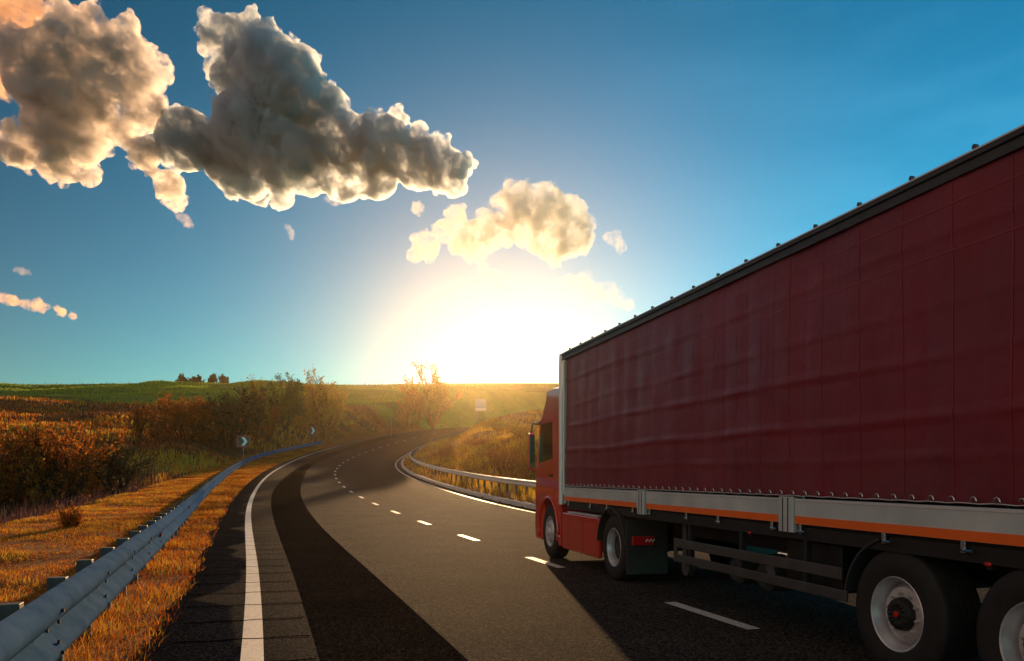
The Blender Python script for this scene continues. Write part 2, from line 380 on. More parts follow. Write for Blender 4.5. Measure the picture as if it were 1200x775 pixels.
# dashes: each about 1.9 m of a 6.2 m rhythm
MBd = MB()
for k in range(-4, 32):
    ic = (NB + k)*SUB; a = ARC[int(ic)] if 0 <= ic < ND else None
    if a is None: continue
    i0, i1 = at_arc(a-.95), at_arc(a+.95)
    for s in range(4):
        p = [off(i0+(i1-i0)*(s+q)/4, w, .008) for q, w in ((0,-.085),(0,.085),(1,.085),(1,-.085))]
        MBd.add(p, [(0, 1, 2, 3)])
tag(MBd.build('lane_dashes', M_PAINT), kind='structure')
MBg = MB(); a = ARC[int(D0)] - 9
M_GROOVE = simple('groove', (.006, .005, .004), 1.0, spec=0)
while a < ARC[int(D0)] + 75:
    i = at_arc(a); j = random.uniform(-.02, .02); i2 = at_arc(a + .05)
    L = float(dof('L', i)); B = float(dof('BL', i)); wv = [0]
    m_ = 10; lo, hi = -(L+.8+random.uniform(-.1, .1)), -B-random.uniform(0, .04)
    pts = [off(i, lo+(hi-lo)*q/m_, .0085) for q in range(m_+1)]; t = off(i2, lo, .0085) - off(i, lo, .0085)
    for q in range(m_):
        w0, w1 = (.6+.5*random.random()), (.6+.5*random.random())
        wob0 = t*.4*math.sin(q*1.7+a*3); wob1 = t*.4*math.sin((q+1)*1.7+a*3)
        MBg.add([pts[q]+wob0, pts[q+1]+wob1, pts[q+1]+wob1+t*.9, pts[q]+wob0+t*.9], [(0, 1, 2, 3)])
    a += 1.12 + random.uniform(-.04, .04)
tag(MBg.build('road_grooves', M_GROOVE), kind='structure')
# kerb on the inside of the bend
M_KERB = simple('kerb_concrete', (.80, .77, .72), .8, var=.35, scale=3, bump=.4)
MBk = MB(); ids = np.arange(D0-4*SUB, D0+24*SUB, 1.0); prof = [(.62, -.12), (.63, .17), (.66, .20), (.88, .20), (.88, -.12)]
for k, i in enumerate(ids):
    for (o_, z_) in prof: MBk.v.append(tuple(off(i, float(dof('R', i))+o_, z_)))
np_ = len(prof)
for r in range(len(ids)-1):
    if r % 6 == 5: pass
    for c in range(np_-1): MBk.f.append((r*np_+c, r*np_+c+1, (r+1)*np_+c+1, (r+1)*np_+c)); MBk.mi.append(0)
tag(MBk.build('kerb', M_KERB), kind='structure')
#MARK_OBJECTS
# ------------------------------------------------------------------ haze
hm = bpy.data.materials.new('haze_air'); hm.use_nodes = True; ht = hm.node_tree; ht.nodes.remove(ht.nodes['Principled BSDF'])
pv = ht.nodes.new('ShaderNodeVolumePrincipled'); pv.inputs['Color'].default_value = (1.0, .80, .50, 1)
pv.inputs['Density'].default_value = .00008; pv.inputs['Anisotropy'].default_value = .89
ht.links.new(pv.outputs[0], ht.nodes['Material Output'].inputs['Volume'])
hb = MB(); hb.box(-605, 605, -155, 705, float(GZ.min())-1, 43.0); o = hb.build('haze', hm); tag(o, kind='stuff')
# ------------------------------------------------------------------ guard rails
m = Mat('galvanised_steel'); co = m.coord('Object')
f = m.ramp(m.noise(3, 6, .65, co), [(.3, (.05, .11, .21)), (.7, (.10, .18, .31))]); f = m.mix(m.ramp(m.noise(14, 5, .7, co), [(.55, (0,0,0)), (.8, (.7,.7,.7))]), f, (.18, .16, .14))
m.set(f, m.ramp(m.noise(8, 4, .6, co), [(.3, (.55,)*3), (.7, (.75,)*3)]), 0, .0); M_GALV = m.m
M_GALV_LIT = simple('galvanised_lit', (.80, .80, .78), .5, 0, .4)  # lighter copy of the rail steel, sun glare put into its base colour
M_POST = simple('post_steel', (.10, .095, .09), .6, .6, var=.4)
M_BOLT = simple('bolt_steel', (.05, .05, .055), .5, .8)
M_REFL = simple('reflector_orange', (.60, .05, .01), .3, 0, .6)
WP = [(-.004, .440), (.018, .446), (.072, .480), (.084, .505), (.076, .535), (.02, .578), (.004, .595), (.02, .612), (.076, .655), (.084, .685), (.072, .712), (.018, .746), (-.004, .752)]
WQ = [(ox*1.5, .752-(.752-z)*1.75) for ox, z in WP]
def guard_rail(label, a_start, a_end, offf, side, zbase, post_step, sec, bolts=8, reflect=False, mat=None, wp=None):
    i0 = at_arc(a_start); c = off(i0, offf(i0), zbase); root = empty('guard_rail', c); tag(root, label, 'guard rail')
    k = 0; a = a_start
    while a < a_end:
        b = min(a + sec + .16, a_end + .1); n = 5; mb = MB(); vs = []
        js = random.uniform(-.002, .002); jz = random.uniform(-.003, .003)
        for q in range(n+1):
            i = at_arc(a + (b-a)*q/n); lap = .009*(q/n)
            for (ox, z) in (wp or WQ): vs.append(off(i, offf(i) + side*(ox + js + lap), zbase + z + jz) - c)
        w = len(WP); mb.add(vs, [(r*w+t, (r+1)*w+t, (r+1)*w+t+1, r*w+t+1) for r in range(n) for t in range(w-1)])
        bk_ = [Vector(v_) - Vector((*(NR[int(i)]*side*.004), 0)) for v_ in vs]
        mb.add(bk_, [(r*w+t, r*w+t+1, (r+1)*w+t+1, (r+1)*w+t) for r in range(n) for t in range(w-1)])
        for r in (0, n):
            for t in range(w-1): mb.add([vs[r*w+t], vs[r*w+t+1], bk_[r*w+t+1], bk_[r*w+t]], [(0, 1, 2, 3)])
        bo = mb.build('beam', mat or M_GALV, root, auto=65)
        if k < bolts:
            for (da, z, ox) in ((.05, .32, .128), (.05, .635, .128), (.05, .55, .10), (.05, .40, .10), (.12, .477, .008)):
                i = at_arc(a + da); p = off(i, offf(i) + side*(ox + js + .007), zbase + z + jz) - c
                ii_ = int(i); nv = Vector((NR[ii_, 0]*side, NR[ii_, 1]*side, 0)); h = MB(); h.tube([Vector(p) - nv*.004, Vector(p) + nv*.014], .016, 6); h.build('bolt', M_BOLT, bo)
        if reflect and k % 5 == 3:
            i = at_arc(a + .6); p = off(i, offf(i) + side*.03, zbase + .48) - c; h = MB(); t = T2[int(i)]; nv = NR[int(i)]*side
            q = [Vector(p) + Vector((t[0]*u, t[1]*u, 0)) + Vector((nv[0]*v_, nv[1]*v_, 0)) + Vector((0, 0, w_)) for w_ in (-.035, .035) for v_ in (0, .05) for u in (-.03, .03)]
            h.add(q, [(0,1,3,2), (4,6,7,5), (0,4,5,1), (2,3,7,6), (0,2,6,4), (1,5,7,3)]); h.build('reflector', M_REFL, bo)
        a += sec; k += 1
    a = a_start + .35; cnt = 0
    proto = None; rest = MB()
    while a < a_end:
        i = at_arc(a); p = off(i, offf(i) - side*.10, zbase); ang = math.atan2(T2[int(i), 1], T2[int(i), 0]); g = gz(p[0], p[1]) - .25
        if proto is None or abs((p[2]-g)-proto[2]) > 9:
            mb = MB(); h = 1.35
            mb.box(-.03, .03, -.06, -.054, -1.0, .70); mb.box(-.03, -.024, -.0539, .054, -1.0, .70); mb.box(-.03, .03, .0541, .06, -1.0, .70)
            sp = MB(); sp.box(-.055, .055, -.085, .06, .58, .772)
            proto = (mb.build('post', M_POST, root), None, 0); s0 = sp.build('spacer', M_POST, proto[0], bevel=.006); po = proto[0]
        else:
            po = proto[0].copy(); SC.collection.objects.link(po); po.parent = root; s1 = s0.copy(); SC.collection.objects.link(s1); s1.parent = po
        po.location = Vector(p) - Vector(c); po.rotation_euler = (random.uniform(-.02, .02), random.uniform(-.02, .02), ang + (math.pi if side > 0 else 0)*0)
        a += post_step; cnt += 1
        if cnt >= 100: break
    return root
A0 = ARC[D0]
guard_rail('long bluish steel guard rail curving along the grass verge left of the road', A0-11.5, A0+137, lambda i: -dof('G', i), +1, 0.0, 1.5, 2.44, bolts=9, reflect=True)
guard_rail('sunlit guard rail inside the bend, right of the road behind the kerb', A0-2, A0+112, lambda i: dof('R', i)+1.75, -1, .40, 2.0, 4.0, bolts=0, mat=M_GALV_LIT, wp=WP)

# ------------------------------------------------------------------ signs and posts
M_WHITE = simple('sign_white', (.9, .9, .88), .4, var=.1); M_BLACK = simple('sign_black', (.02, .02, .024), .4); M_RED = simple('sign_red', (.5, .03, .04), .4)
M_GREY = simple('sign_back_grey', (.35, .36, .37), .5, .5)
def place_sign(px, D, dz=0): x, y = ray_xy(px, D); return (x, y, gz(x, y) + dz)
def chevron_sign(label, px, D, yc, w, h, tilt=0):
    p = place_sign(px, D); root = empty('chevron_sign', p, math.atan2(-p[0], p[1]) + tilt); tag(root, label, 'road sign', 'chevron signs marking the bend')
    zc = zpix(yc, D) - p[2]
    q = MB(); q.tube([(0, .03, -.3), (0, .03, zc + h/2 - .05)], .035, 8); q.build('pole', M_GREY, root)
    b = MB(); b.box(-w/2, w/2, -.015, .005, zc-h/2, zc+h/2); bo = b.build('board', M_RED, root)
    b = MB(); b.box(-w*.42, w*.42, -.020, -.016, zc-h*.41, zc+h*.41); b.build('panel', M_BLACK, bo)
    b = MB(); t = w*.24; a = w*.16; pts = [(-a, h*.36), (-a+t, h*.36), (a+t*.6, 0), (-a+t, -h*.36), (-a, -h*.36), (a-t*.4, 0)]
    n = len(pts); b.add([(x, -.026, zc+z) for x, z in pts] + [(x, -.021, zc+z) for x, z in pts], [(0,1,2,5), (5,2,3,4), (6,11,8,7), (11,10,9,8)] + [(i, i+n, (i+1) % n+n, (i+1) % n) for i in range(n)])
    b.build('arrow', M_WHITE, bo); return root
chevron_sign('red bordered chevron sign on a thin pole at the left verge, nearer of the two', 285.3, 102, 517.5, 1.6, 1.45)
chevron_sign('smaller chevron sign farther along the bend beside the guard rail, half turned away', 366, 140, 504.8, 1.5, 1.4, .5)
x, y, z = place_sign(563.5, 196); root = empty('direction_sign', (x, y, z)); tag(root, 'pale two-post information board far off where the road disappears', 'road sign')
zb = zpix(481.5, 196) - z; zt = zpix(468, 196) - z
for sx in (-1.05, 1.05):
    b = MB(); b.tube([(sx, .08, -.4), (sx, .08, zt)], .07, 8); b.build('post', M_GREY, root)
b = MB(); b.box(-1.3, 1.3, -.02, .02, zb+.75, zt); b.build('upper_board', simple('board_pale', (.55, .58, .6), .45, .2), root)
b = MB(); b.box(-1.3, 1.3, -.02, .02, zb, zb+.65); b.build('lower_board', M_WHITE, root)
x, y, z = place_sign(458.5, 165); root = empty('marker_post', (x, y, z)); tag(root, 'thin pale marker post standing on the dark bank beyond the guard rail end', 'marker post')
b = MB(); b.box(-.045, .045, -.04, .04, -.3, zpix(489, 165)-z); b.build('shaft', M_GREY, root, bevel=.02)
b = MB(); b.box(-.05, .05, -.045, .045, zpix(491, 165)-z-.25, zpix(491, 165)-z); b.build('band', M_BLACK, root)

# ------------------------------------------------------------------ shrubs and trees
def pm(name, a, b, c, tr=.4): return plantmat(name, [(.1, a), (.5, b), (.9, c)], tr)
WD = pm('wood_dark', (.020, .012, .008), (.045, .025, .015), (.09, .045, .02), .15)
WR = pm('twig_red', (.06, .018, .006), (.20, .055, .012), (.38, .13, .02), .35)
WO = pm('twig_orange', (.16, .05, .01), (.38, .14, .02), (.52, .26, .04), .4)
LR = pm('leaf_russet', (.14, .03, .006), (.42, .11, .012), (.58, .24, .025), .55)
LD = pm('leaf_dark', (.015, .018, .006), (.045, .05, .012), (.12, .09, .02), .4)
LG = pm('leaf_green', (.03, .05, .006), (.09, .13, .012), (.16, .18, .02), .5)
LY = pm('leaf_yellow', (.20, .12, .01), (.42, .26, .03), (.55, .42, .06), .55)
def shrub(name, label, cat, px, D, ytop, wpx, wood, leaf, seed, stems=7, lev=4, kids=4, nleaf=2.0, leafs=1.0, spread=.55, lean=0., group=None, up=.25, trunk=0., base_dz=-.1, sid=None):
    r = np.random.default_rng(seed); x, y = ray_xy(px, D); z = gz(x, y) + base_dz; H = max(zpix(ytop, D) - z, .25); Wd = .85*wpx*D/F
    segs = []; 
    def nrm_(a): return a/np.linalg.norm(a)
    cur = []
    for k in range(stems):
        az = 2*math.pi*k/stems + r.uniform(-.4, .4); sp = spread*r.uniform(.25, 1.15)
        d = nrm_(np.array([math.cos(az)*sp + lean, math.sin(az)*sp, 1.])); cur.append((np.array([math.cos(az)*.04, math.sin(az)*.04, trunk]), d, r.uniform(.38, .6), .022))
    if trunk: segs.append((np.array([0, 0, 0.]), np.array([0, 0, trunk+.02]), .03, .024, 0))
    tips = []
    for l in range(lev):
        nx_ = []
        for (p, d, L, w) in cur:
            n = 3; q = p.copy(); dd = d.copy(); nodes = [q.copy()]
            for j in range(n):
                dd = nrm_(dd + r.normal(0, .16, 3) + np.array([0, 0, up*.3])); q2 = q + dd*L/n
                segs.append((q, q2, w*(1-.45*j/n), w*(1-.45*(j+1)/n), l)); q = q2; nodes.append(q.copy())
            if l < lev-1:
                for c in range(kids):
                    t = r.uniform(.25, 1.0)*n; j = min(int(t), n-1); b = nodes[j] + (nodes[j+1]-nodes[j])*(t-j)
                    nd = nrm_(dd + r.normal(0, .55, 3) + np.array([0, 0, up])); nx_.append((b, nd, L*r.uniform(.42, .7), w*.5))
            if l >= lev-2: tips += nodes[1:]
        cur = nx_
    P0 = np.array([s[0] for s in segs]); P1 = np.array([s[1] for s in segs]); R0 = np.array([s[2] for s in segs]); R1 = np.array([s[3] for s in segs]); LV = np.array([s[4] for s in segs])
    tips = np.array(tips); sz = H/np.quantile(tips[:, 2], .985); wq = np.quantile(tips[:, 0], .98) - np.quantile(tips[:, 0], .02); sx = Wd/wq
    Sc = np.array([sx, sx, sz]); P0 = P0*Sc; P1 = P1*Sc; tips = tips*Sc; k = min(sx, sz)
    mn = D*.00022; R0 = np.maximum(R0*k, mn); R1 = np.maximum(R1*k*.9, mn*.7)
    d = P1 - P0; d /= np.maximum(np.linalg.norm(d, axis=1)[:, None], 1e-6); ref = np.where(np.abs(d[:, 2:3]) > .8, [[1., 0, 0]], [[0, 0, 1.]])
    a = np.cross(d, ref); a /= np.linalg.norm(a, axis=1)[:, None]; b = np.cross(d, a); vs = []
    for (P, R) in ((P0, R0), (P1, R1)):
        for q in range(3):
            t = 2*math.pi*q/3; vs.append(P + (a*math.cos(t) + b*math.sin(t))*R[:, None])
    V = np.stack(vs, 1).reshape(-1, 3); n = len(P0); bi = np.arange(n)[:, None]*6
    Q = np.concatenate([bi + np.array([[q, (q+1) % 3, (q+1) % 3+3, q+3]]) for q in range(3)])
    tint = np.repeat(np.clip(r.normal(.45, .2, n) + (LV-1)*.1, 0, 1), 6)
    root = empty(name, (x, y, z)); tag(root, label, cat, group)
    o = np_mesh('branches', V, quads=Q, mat=wood, attr={'tint': tint}); o.parent = root
    if nleaf > 0:
        m_ = int(len(tips)*nleaf); c = tips[r.integers(0, len(tips), m_)] + r.normal(0, .022*H, (m_, 3)); s = np.maximum(.018*H, D*.0007)*leafs*r.uniform(.5, 1.5, m_)
        u = r.normal(0, 1, (m_, 3)); u /= np.linalg.norm(u, axis=1)[:, None]; w = np.cross(u, r.normal(0, 1, (m_, 3))); w /= np.linalg.norm(w, axis=1)[:, None]
        V = np.stack([c - u*s[:, None], c + w*s[:, None]*.5, c + u*s[:, None], c - w*s[:, None]*.5], 1).reshape(-1, 3)
        o = np_mesh('foliage', V, quads=np.arange(m_)[:, None]*4 + np.array([[0, 1, 2, 3]]), mat=leaf, attr={'tint': np.repeat(np.clip(r.normal(.5, .22, m_), 0, 1), 4)}); o.parent = root
    return root
GV = 'shrubs in the hollow left of the road'
shrub('shrub', 'big dark russet thicket shrub cut by the left edge of the view', 'shrub', 5, 44, 512, 95, WD, LR, 1, stems=12, nleaf=2.2, group=GV, spread=.8)
shrub('shrub', 'tall dome of dark brown brushwood in the hollow, largest of the thicket', 'shrub', 62, 47, 500, 130, WD, LR, 2, stems=16, nleaf=1.9, kids=4, group=GV, spread=.9)
shrub('shrub', 'low dark bush at the right foot of the big brushwood dome', 'shrub', 138, 52, 521, 85, WD, LD, 3, stems=12, nleaf=1.6, group=GV, spread=.9)
shrub('shrub', 'reddish bush behind and between the left thicket domes', 'shrub', 108, 58, 506, 80, WR, LR, 4, stems=10, group=GV, spread=.8, nleaf=1.2)
shrub('small_tree', 'slim bare orange tree leaning to the right above the thicket', 'small tree', 158, 92, 474, 34, WR, LR, 5, stems=5, lev=4, nleaf=.6, spread=.3, lean=.45)
shrub('shrub', 'round russet bush with a leafy red crown behind the leaning tree', 'shrub', 216, 108, 466, 74, WR, LR, 6, stems=12, nleaf=3.0, spread=.65)
shrub('shrub', 'dark spreading bush directly behind the nearer chevron sign', 'shrub', 273, 112, 461, 84, WD, LD, 7, stems=12, nleaf=3.2, spread=.65)
shrub('shrub', 'thin upright orange shrub breaking the skyline right of the dark bush', 'shrub', 299, 126, 447, 34, WR, LY, 8, stems=6, nleaf=.9, spread=.35)
shrub('tree', 'dark green round tree on the field edge left of the yellow shrub', 'tree', 333, 142, 446, 64, WD, LG, 9, stems=10, nleaf=5.0, spread=.6, trunk=.05)
shrub('shrub', 'yellow orange twiggy shrub above the smaller chevron sign', 'shrub', 379, 158, 446, 66, WO, LY, 10, stems=12, nleaf=2.0, spread=.6)
shrub('tree', 'golden bare-branched tree standing alone on the skyline near the sun', 'tree', 507, 188, 434, 62, WO, LY, 11, stems=10, nleaf=2.4, leafs=.9, spread=.6, trunk=.08)
shrub('shrub', 'smaller golden shrub at the left foot of the lone skyline tree', 'shrub', 482, 184, 457, 34, WO, LR, 12, stems=7, nleaf=1.2, spread=.6)
shrub('shrub', 'low russet scrub between the leaning tree and the round russet bush', 'shrub', 190, 100, 490, 40, WR, LR, 13, stems=8, nleaf=1.0, spread=.8)
shrub('shrub', 'low red scrub under the dark bush to its left', 'shrub', 243, 108, 500, 34, WR, LR, 14, stems=8, nleaf=1.0, spread=.8)
shrub('shrub', 'brownish shrub between the upright orange shrub and the green tree', 'shrub', 314, 130, 466, 30, WR, LR, 15, stems=7, nleaf=1.0, spread=.6)
shrub('shrub', 'small yellowish shrub at the right foot of the green tree', 'shrub', 352, 150, 470, 30, WO, LY, 16, stems=7, nleaf=1.0, spread=.7)
x_, y_ = ray_xy(80, 25.5)
shrub('small_bush', 'small bright orange tuft bush at the outer edge of the grass verge', 'bush', 80, 24.5, 594, 27, WO, LR, 17, stems=14, lev=3, kids=5, nleaf=3, leafs=1.6, spread=1.5, up=.05, base_dz=-.3)
for k, (px, yt, w, lb) in enumerate(((214, 440, 13, 'rounded dark bush on the far skyline, leftmost of the skyline group'), (230, 441, 15, 'wider dark bush on the skyline, second from the left'), (249, 440, 9, 'narrow dark bush on the skyline, third from the left'), (262, 441, 12, 'dark bush on the skyline, rightmost of the group'))):
    shrub('skyline_bush', lb, 'bush', px, 296, yt, w, WD, LD, 30+k, stems=14, lev=3, nleaf=6, leafs=1.2, spread=1.3, up=.0, group='dark bushes on the far skyline', base_dz=-.3)
GI = 'dry scrub on the slope inside the bend'
for k, (px, D, yt, w, lb) in enumerate(((590, 60, 520, 44, 'yellow scrub bush low on the slope left of the cab'), (612, 75, 498, 46, 'sunlit scrub bush high on the slope just left of the cab'), (565, 82, 515, 34, 'golden scrub bush on the slope under the information board'),
        (548, 64, 538, 36, 'orange scrub bush just behind the inner guard rail'), (620, 52, 530, 40, 'orange scrub bush behind the guard rail, partly hidden by the cab'), (583, 100, 492, 36, 'small yellow scrub bush at the top of the inner slope'), (520, 88, 522, 30, 'low orange scrub bush at the left tip of the inner slope'))):
    shrub('scrub_bush', lb, 'bush', px, D, yt, w, WO, LY if k % 2 else LR, 50+k, stems=12, lev=3, kids=5, nleaf=1.4, spread=.9, group=GI)

# ------------------------------------------------------------------ grass and reeds
def blades(name, x, y, h, w, tint, mat, lean=.5, seed=0, kind='stuff', label=None, cat=None, sink=.02):
    r = np.random.default_rng(seed); n = len(x); z = ground(x, y) - sink; az = r.uniform(0, 2*math.pi, n); la = r.uniform(0, 2*math.pi, n); ln = r.uniform(.1, 1, n)*lean*h
    dx, dy = np.cos(az)*w/2, np.sin(az)*w/2; lx, ly = np.cos(la)*ln, np.sin(la)*ln
    B = np.stack([x, y, z], 1)
    def P(f, s, zf): return B + np.stack([lx*f + dx*s, ly*f + dy*s, h*zf], 1)
    V = np.stack([P(0, -1, 0), P(0, 1, 0), P(.35, .75, .6), P(.35, -.75, .6), P(1, 0, 1)], 1).reshape(-1, 3); b = np.arange(n)[:, None]*5
    o = np_mesh(name, V, quads=b + np.array([[0, 1, 2, 3]]), tris=b + np.array([[3, 2, 4]]), mat=mat, attr={'tint': np.repeat(tint, 5)}); tag(o, label, cat, kind=kind); return o
G_DRY = plantmat('grass_dry', [(.0, (.10, .025, .006)), (.35, (.42, .09, .012)), (.65, (.62, .25, .02)), (.9, (.65, .42, .05)), (1, (.20, .22, .03))], .5)
G_GOLD = plantmat('grass_gold', [(.0, (.28, .10, .01)), (.5, (.60, .30, .02)), (1, (.70, .50, .07))], .65)
G_REED = plantmat('reed_brown', [(.0, (.025, .012, .012)), (.5, (.10, .04, .035)), (1, (.24, .11, .07))], .3)
G_FIELD = plantmat('field_green', [(.0, (.05, .08, .008)), (.5, (.20, .30, .015)), (1, (.42, .44, .04))], .5)
r = np.random.default_rng(11)
def corridor(n, s0, s1, o0, o1, p=2.0):    # sample along the road, denser near the camera
    u = r.uniform(0, 1, n); s = s0 + (s1-s0)*u**p; i = at_arc(s); v_ = r.uniform(0, 1, n); a = o0(i) + (o1(i)-o0(i))*v_
    X = np.interp(i, IDX*SUB, DC[::SUB][:n_c, 0]) if False else np.interp(i, np.arange(ND), DC[:, 0]); Y = np.interp(i, np.arange(ND), DC[:, 1])
    return X + np.interp(i, np.arange(ND), NR[:, 0])*a, Y + np.interp(i, np.arange(ND), NR[:, 1])*a, v_
x, y, v_ = corridor(420000, A0-8, A0+130, lambda i: -(dof('L', i)+.78), lambda i: -(np.maximum(12.3, dof('G', i)+1.3)+1.5), 2.3)
D = np.hypot(x, y); pat = vnoise(x, y, .9, 21) + .6*vnoise(x, y, 3.1, 22); edge = np.clip(v_*10, 0, 1)
keep = (r.uniform(0, 1, len(x)) < .8 + pat*.8) & (r.uniform(0, 1, len(x)) < .35+edge); x, y, D, pat, v_ = x[keep], y[keep], D[keep], pat[keep], v_[keep]
h = (.03 + .07*r.uniform(0, 1, len(x))**1.6)*(1+pat*.8)*(1 + .5*(v_ < .25)); w = np.maximum(.006, D*.00075)*r.uniform(.6, 1.3, len(x)); h = np.maximum(h, D*.0012)
t = np.clip(.36 + .22*v_ + pat*.55 + r.normal(0, .2, len(x)), 0, .93); t = np.where(r.uniform(0, 1, len(x)) < .09, 1.0, t)
blades('verge_grass', x, y, h, w, t, G_DRY, .9, 1, label='short dry orange grass covering the left verge', cat='grass')
x, y, v_ = corridor(90000, A0+5, A0+150, lambda i: dof('R', i)+.95, lambda i: dof('R', i)+30+0*i, 1.2)
D = np.hypot(x, y); pat = vnoise(x, y, .25, 23) + .5*vnoise(x, y, 1.1, 24); keep = r.uniform(0, 1, len(x)) < .5+pat; x, y, D, pat = x[keep], y[keep], D[keep], pat[keep]
h = (.15+.35*r.uniform(0, 1, len(x)))*(1+pat*.6); blades('slope_grass', x, y, h, np.maximum(.012, D*.0009), np.clip(.5+pat*.5+r.normal(0, .2, len(x)), 0, 1), G_GOLD, .6, 2, label='tall golden grass on the slope inside the bend', cat='grass')
x, y, v_ = corridor(70000, A0+4, A0+75, lambda i: -(np.maximum(12.3, dof('G', i)+1.3)+.8), lambda i: -(48+0*i), 1.3)
D = np.hypot(x, y); pat = vnoise(x, y, .3, 25); keep = (r.uniform(0, 1, len(x)) < .6+pat) ; x, y, D, pat = x[keep], y[keep], D[keep], pat[keep]
h = (.35+.9*r.uniform(0, 1, len(x)))*(1+pat*.5)*np.clip((np.abs(near(x, y)[1])-12.8)/3, .35, 1); blades('reeds', x, y, h, np.maximum(.012, D*.0008), np.clip(.42+pat*.4+r.normal(0, .2, len(x)), 0, 1), G_REED, .25, 3, label='purple brown reeds filling the hollow beyond the verge', cat='reeds')
# rough herbage on the hillside
n = 170000; y = 58 + 245*r.uniform(0, 1, n)**.8; x = y*r.uniform(-.72, .25, n); i_, o_, _ = near(x, y); d_ = -o_
vl_ = np.maximum(12.3, DO['G'][i_] + 1.3); ok = ((o_ < 0) & (d_ > vl_+1)) | (o_ > DO['R'][i_]+12)
x, y = x[ok], y[ok]; pat = vnoise(x, y, .05, 26) + .7*vnoise(x, y*2, .12, 27); re_ = np.sqrt(y*y + (.22*x)**2); gr = (re_ - 178 + vnoise(x, y, .03, 8)*70 + vnoise(x, y, .15, 9)*30) > 8
q = (r.uniform(0, 1, len(x)) < .5 + pat); x, y, pat, gr = x[q], y[q], pat[q], gr[q]; D = np.hypot(x, y)
k = ~gr; hh = (.25+.55*r.uniform(0, 1, len(x)))*(1+pat*.7)
blades('hillside_herbage', x[k], y[k], hh[k], np.maximum(.03, D[k]*.0013), np.clip(.36+pat[k]*1.1+r.normal(0, .2, k.sum()), 0, .93), G_DRY, .5, 4, label='rough orange and brown herbage on the hillside', cat='herbage')
k = gr; blades('field_grass', x[k], y[k], hh[k]*.6, np.maximum(.03, D[k]*.0013), np.clip(.5+pat[k]*.7+r.normal(0, .2, k.sum()), 0, 1), G_FIELD, .6, 5, label='green young crop covering the upper field', cat='crop')
n = 900; x = r.uniform(-215, 60, n); y = 292 + r.uniform(0, 20, n); blades('skyline_weeds', x, y, .3+1.1*r.uniform(0, 1, n)**3, np.full(n, .16), r.uniform(0, .4, n), G_REED, .3, 6, label='sparse dark weeds along the crest of the field', cat='weeds')

# loose gravel along the asphalt edge
n = 900; s_ = A0 - 8 + 60*r.uniform(0, 1, n)**1.6; i = at_arc(s_); a = -(dof('L', i) + .95 + np.abs(r.normal(0, .16, n))); rr = r.uniform(.006, .02, n)
X = np.interp(i, np.arange(ND), DC[:, 0]) + np.interp(i, np.arange(ND), NR[:, 0])*a; Y = np.interp(i, np.arange(ND), DC[:, 1]) + np.interp(i, np.arange(ND), NR[:, 1])*a
Z = np.maximum(ground(X, Y), -.02) + rr*.3; oc = np.array([(1,0,0),(-1,0,0),(0,1,0),(0,-1,0),(0,0,.7),(0,0,-.7)])
V = (np.stack([X, Y, Z], 1)[:, None] + oc[None]*rr[:, None, None]*r.uniform(.7, 1.4, (n, 6, 1))).reshape(-1, 3)
Tt = (np.arange(n)[:, None, None]*6 + np.array([(0,2,4),(2,1,4),(1,3,4),(3,0,4),(2,0,5),(1,2,5),(3,1,5),(0,3,5)])[None]).reshape(-1, 3)
tag(np_mesh('gravel', V, tris=Tt, mat=simple('gravel_stone', (.34, .30, .25), .9, var=.6, scale=20)), 'loose grey gravel scattered along the left asphalt edge', 'gravel', kind='stuff')
# ------------------------------------------------------------------ the articulated lorry
TA = math.radians(13.71); rv = Vector((math.cos(TA), math.sin(TA), 0)); dv = Vector((-math.sin(TA), math.cos(TA), 0))
TR = empty('articulated_lorry', rv*(4.5+1.275) + dv*9.0, TA); tag(TR, 'red articulated lorry with a dark maroon curtain-sided trailer driving away on the right', 'lorry')
def Sp(s): return s - 10.1
m = Mat('curtain_pvc'); co = m.coord('Object')
c_ = m.ramp(m.noise(.8, 6, .6, co), [(.3, (.15, .007, .020)), (.7, (.22, .011, .028))])
st = m.noise(2.0, 6, .7, m.coord('Object', (1, 3.5, .35))); c_ = m.mix(m.ramp(st, [(.5, (0, 0, 0)), (.8, (.12, .12, .12))]), c_, (.16, .045, .05))
sz_ = m.n('ShaderNodeSeparateXYZ'); m.l(co, sz_.inputs[0]); gm = m.math('MULTIPLY', m.math('MULTIPLY_ADD', sz_.outputs[2], -1.1, clamp=True) if False else m.math('SUBTRACT', 2.05, sz_.outputs[2], clamp=True), m.ramp(m.noise(1.7, 6, .7, m.coord('Object', (1, 2.2, .6))), [(.4, (0, 0, 0)), (.7, (.7, .7, .7))])); c_ = m.mix(gm, c_, (.10, .06, .045))
m.set(c_, m.ramp(m.noise(3, 5, .6, co), [(.3, (.34,)*3), (.7, (.5,)*3)]), 0, .45); m.bump(m.math('ADD', m.noise(9, 5, .6, co), m.math('MULTIPLY', m.noise(160, 2, .5, co), .15)), .22, .02); M_CURT = m.m
M_ALU = simple('dropside_aluminium', (.58, .66, .66), .5, .1, var=.25, scale=1.5, bump=.15)
M_RAIL = simple('rail_grey', (.055, .06, .062), .45, .4); M_CAP = simple('cap_silver', (.75, .77, .78), .35, .4, var=.1)
M_ORNG = simple('reflective_orange', (.95, .16, .01), .35, 0, .6, var=.12)
M_DARK = simple('chassis_black', (.014, .013, .013), .6, .1, var=.5); M_DGRY = simple('guard_grey', (.10, .10, .095), .45, .5, var=.3)
M_RUB = simple('rubber', (.022, .021, .021), .72, 0, .35, var=.35, scale=9, bump=.25, bscale=90)
M_RIM = simple('rim_silver', (.72, .72, .73), .4, .5, var=.35, scale=5); M_HUB = simple('hub_black', (.02, .02, .02), .5, .2); M_CHR = simple('chrome', (.7, .7, .7), .18, 1, var=.1)
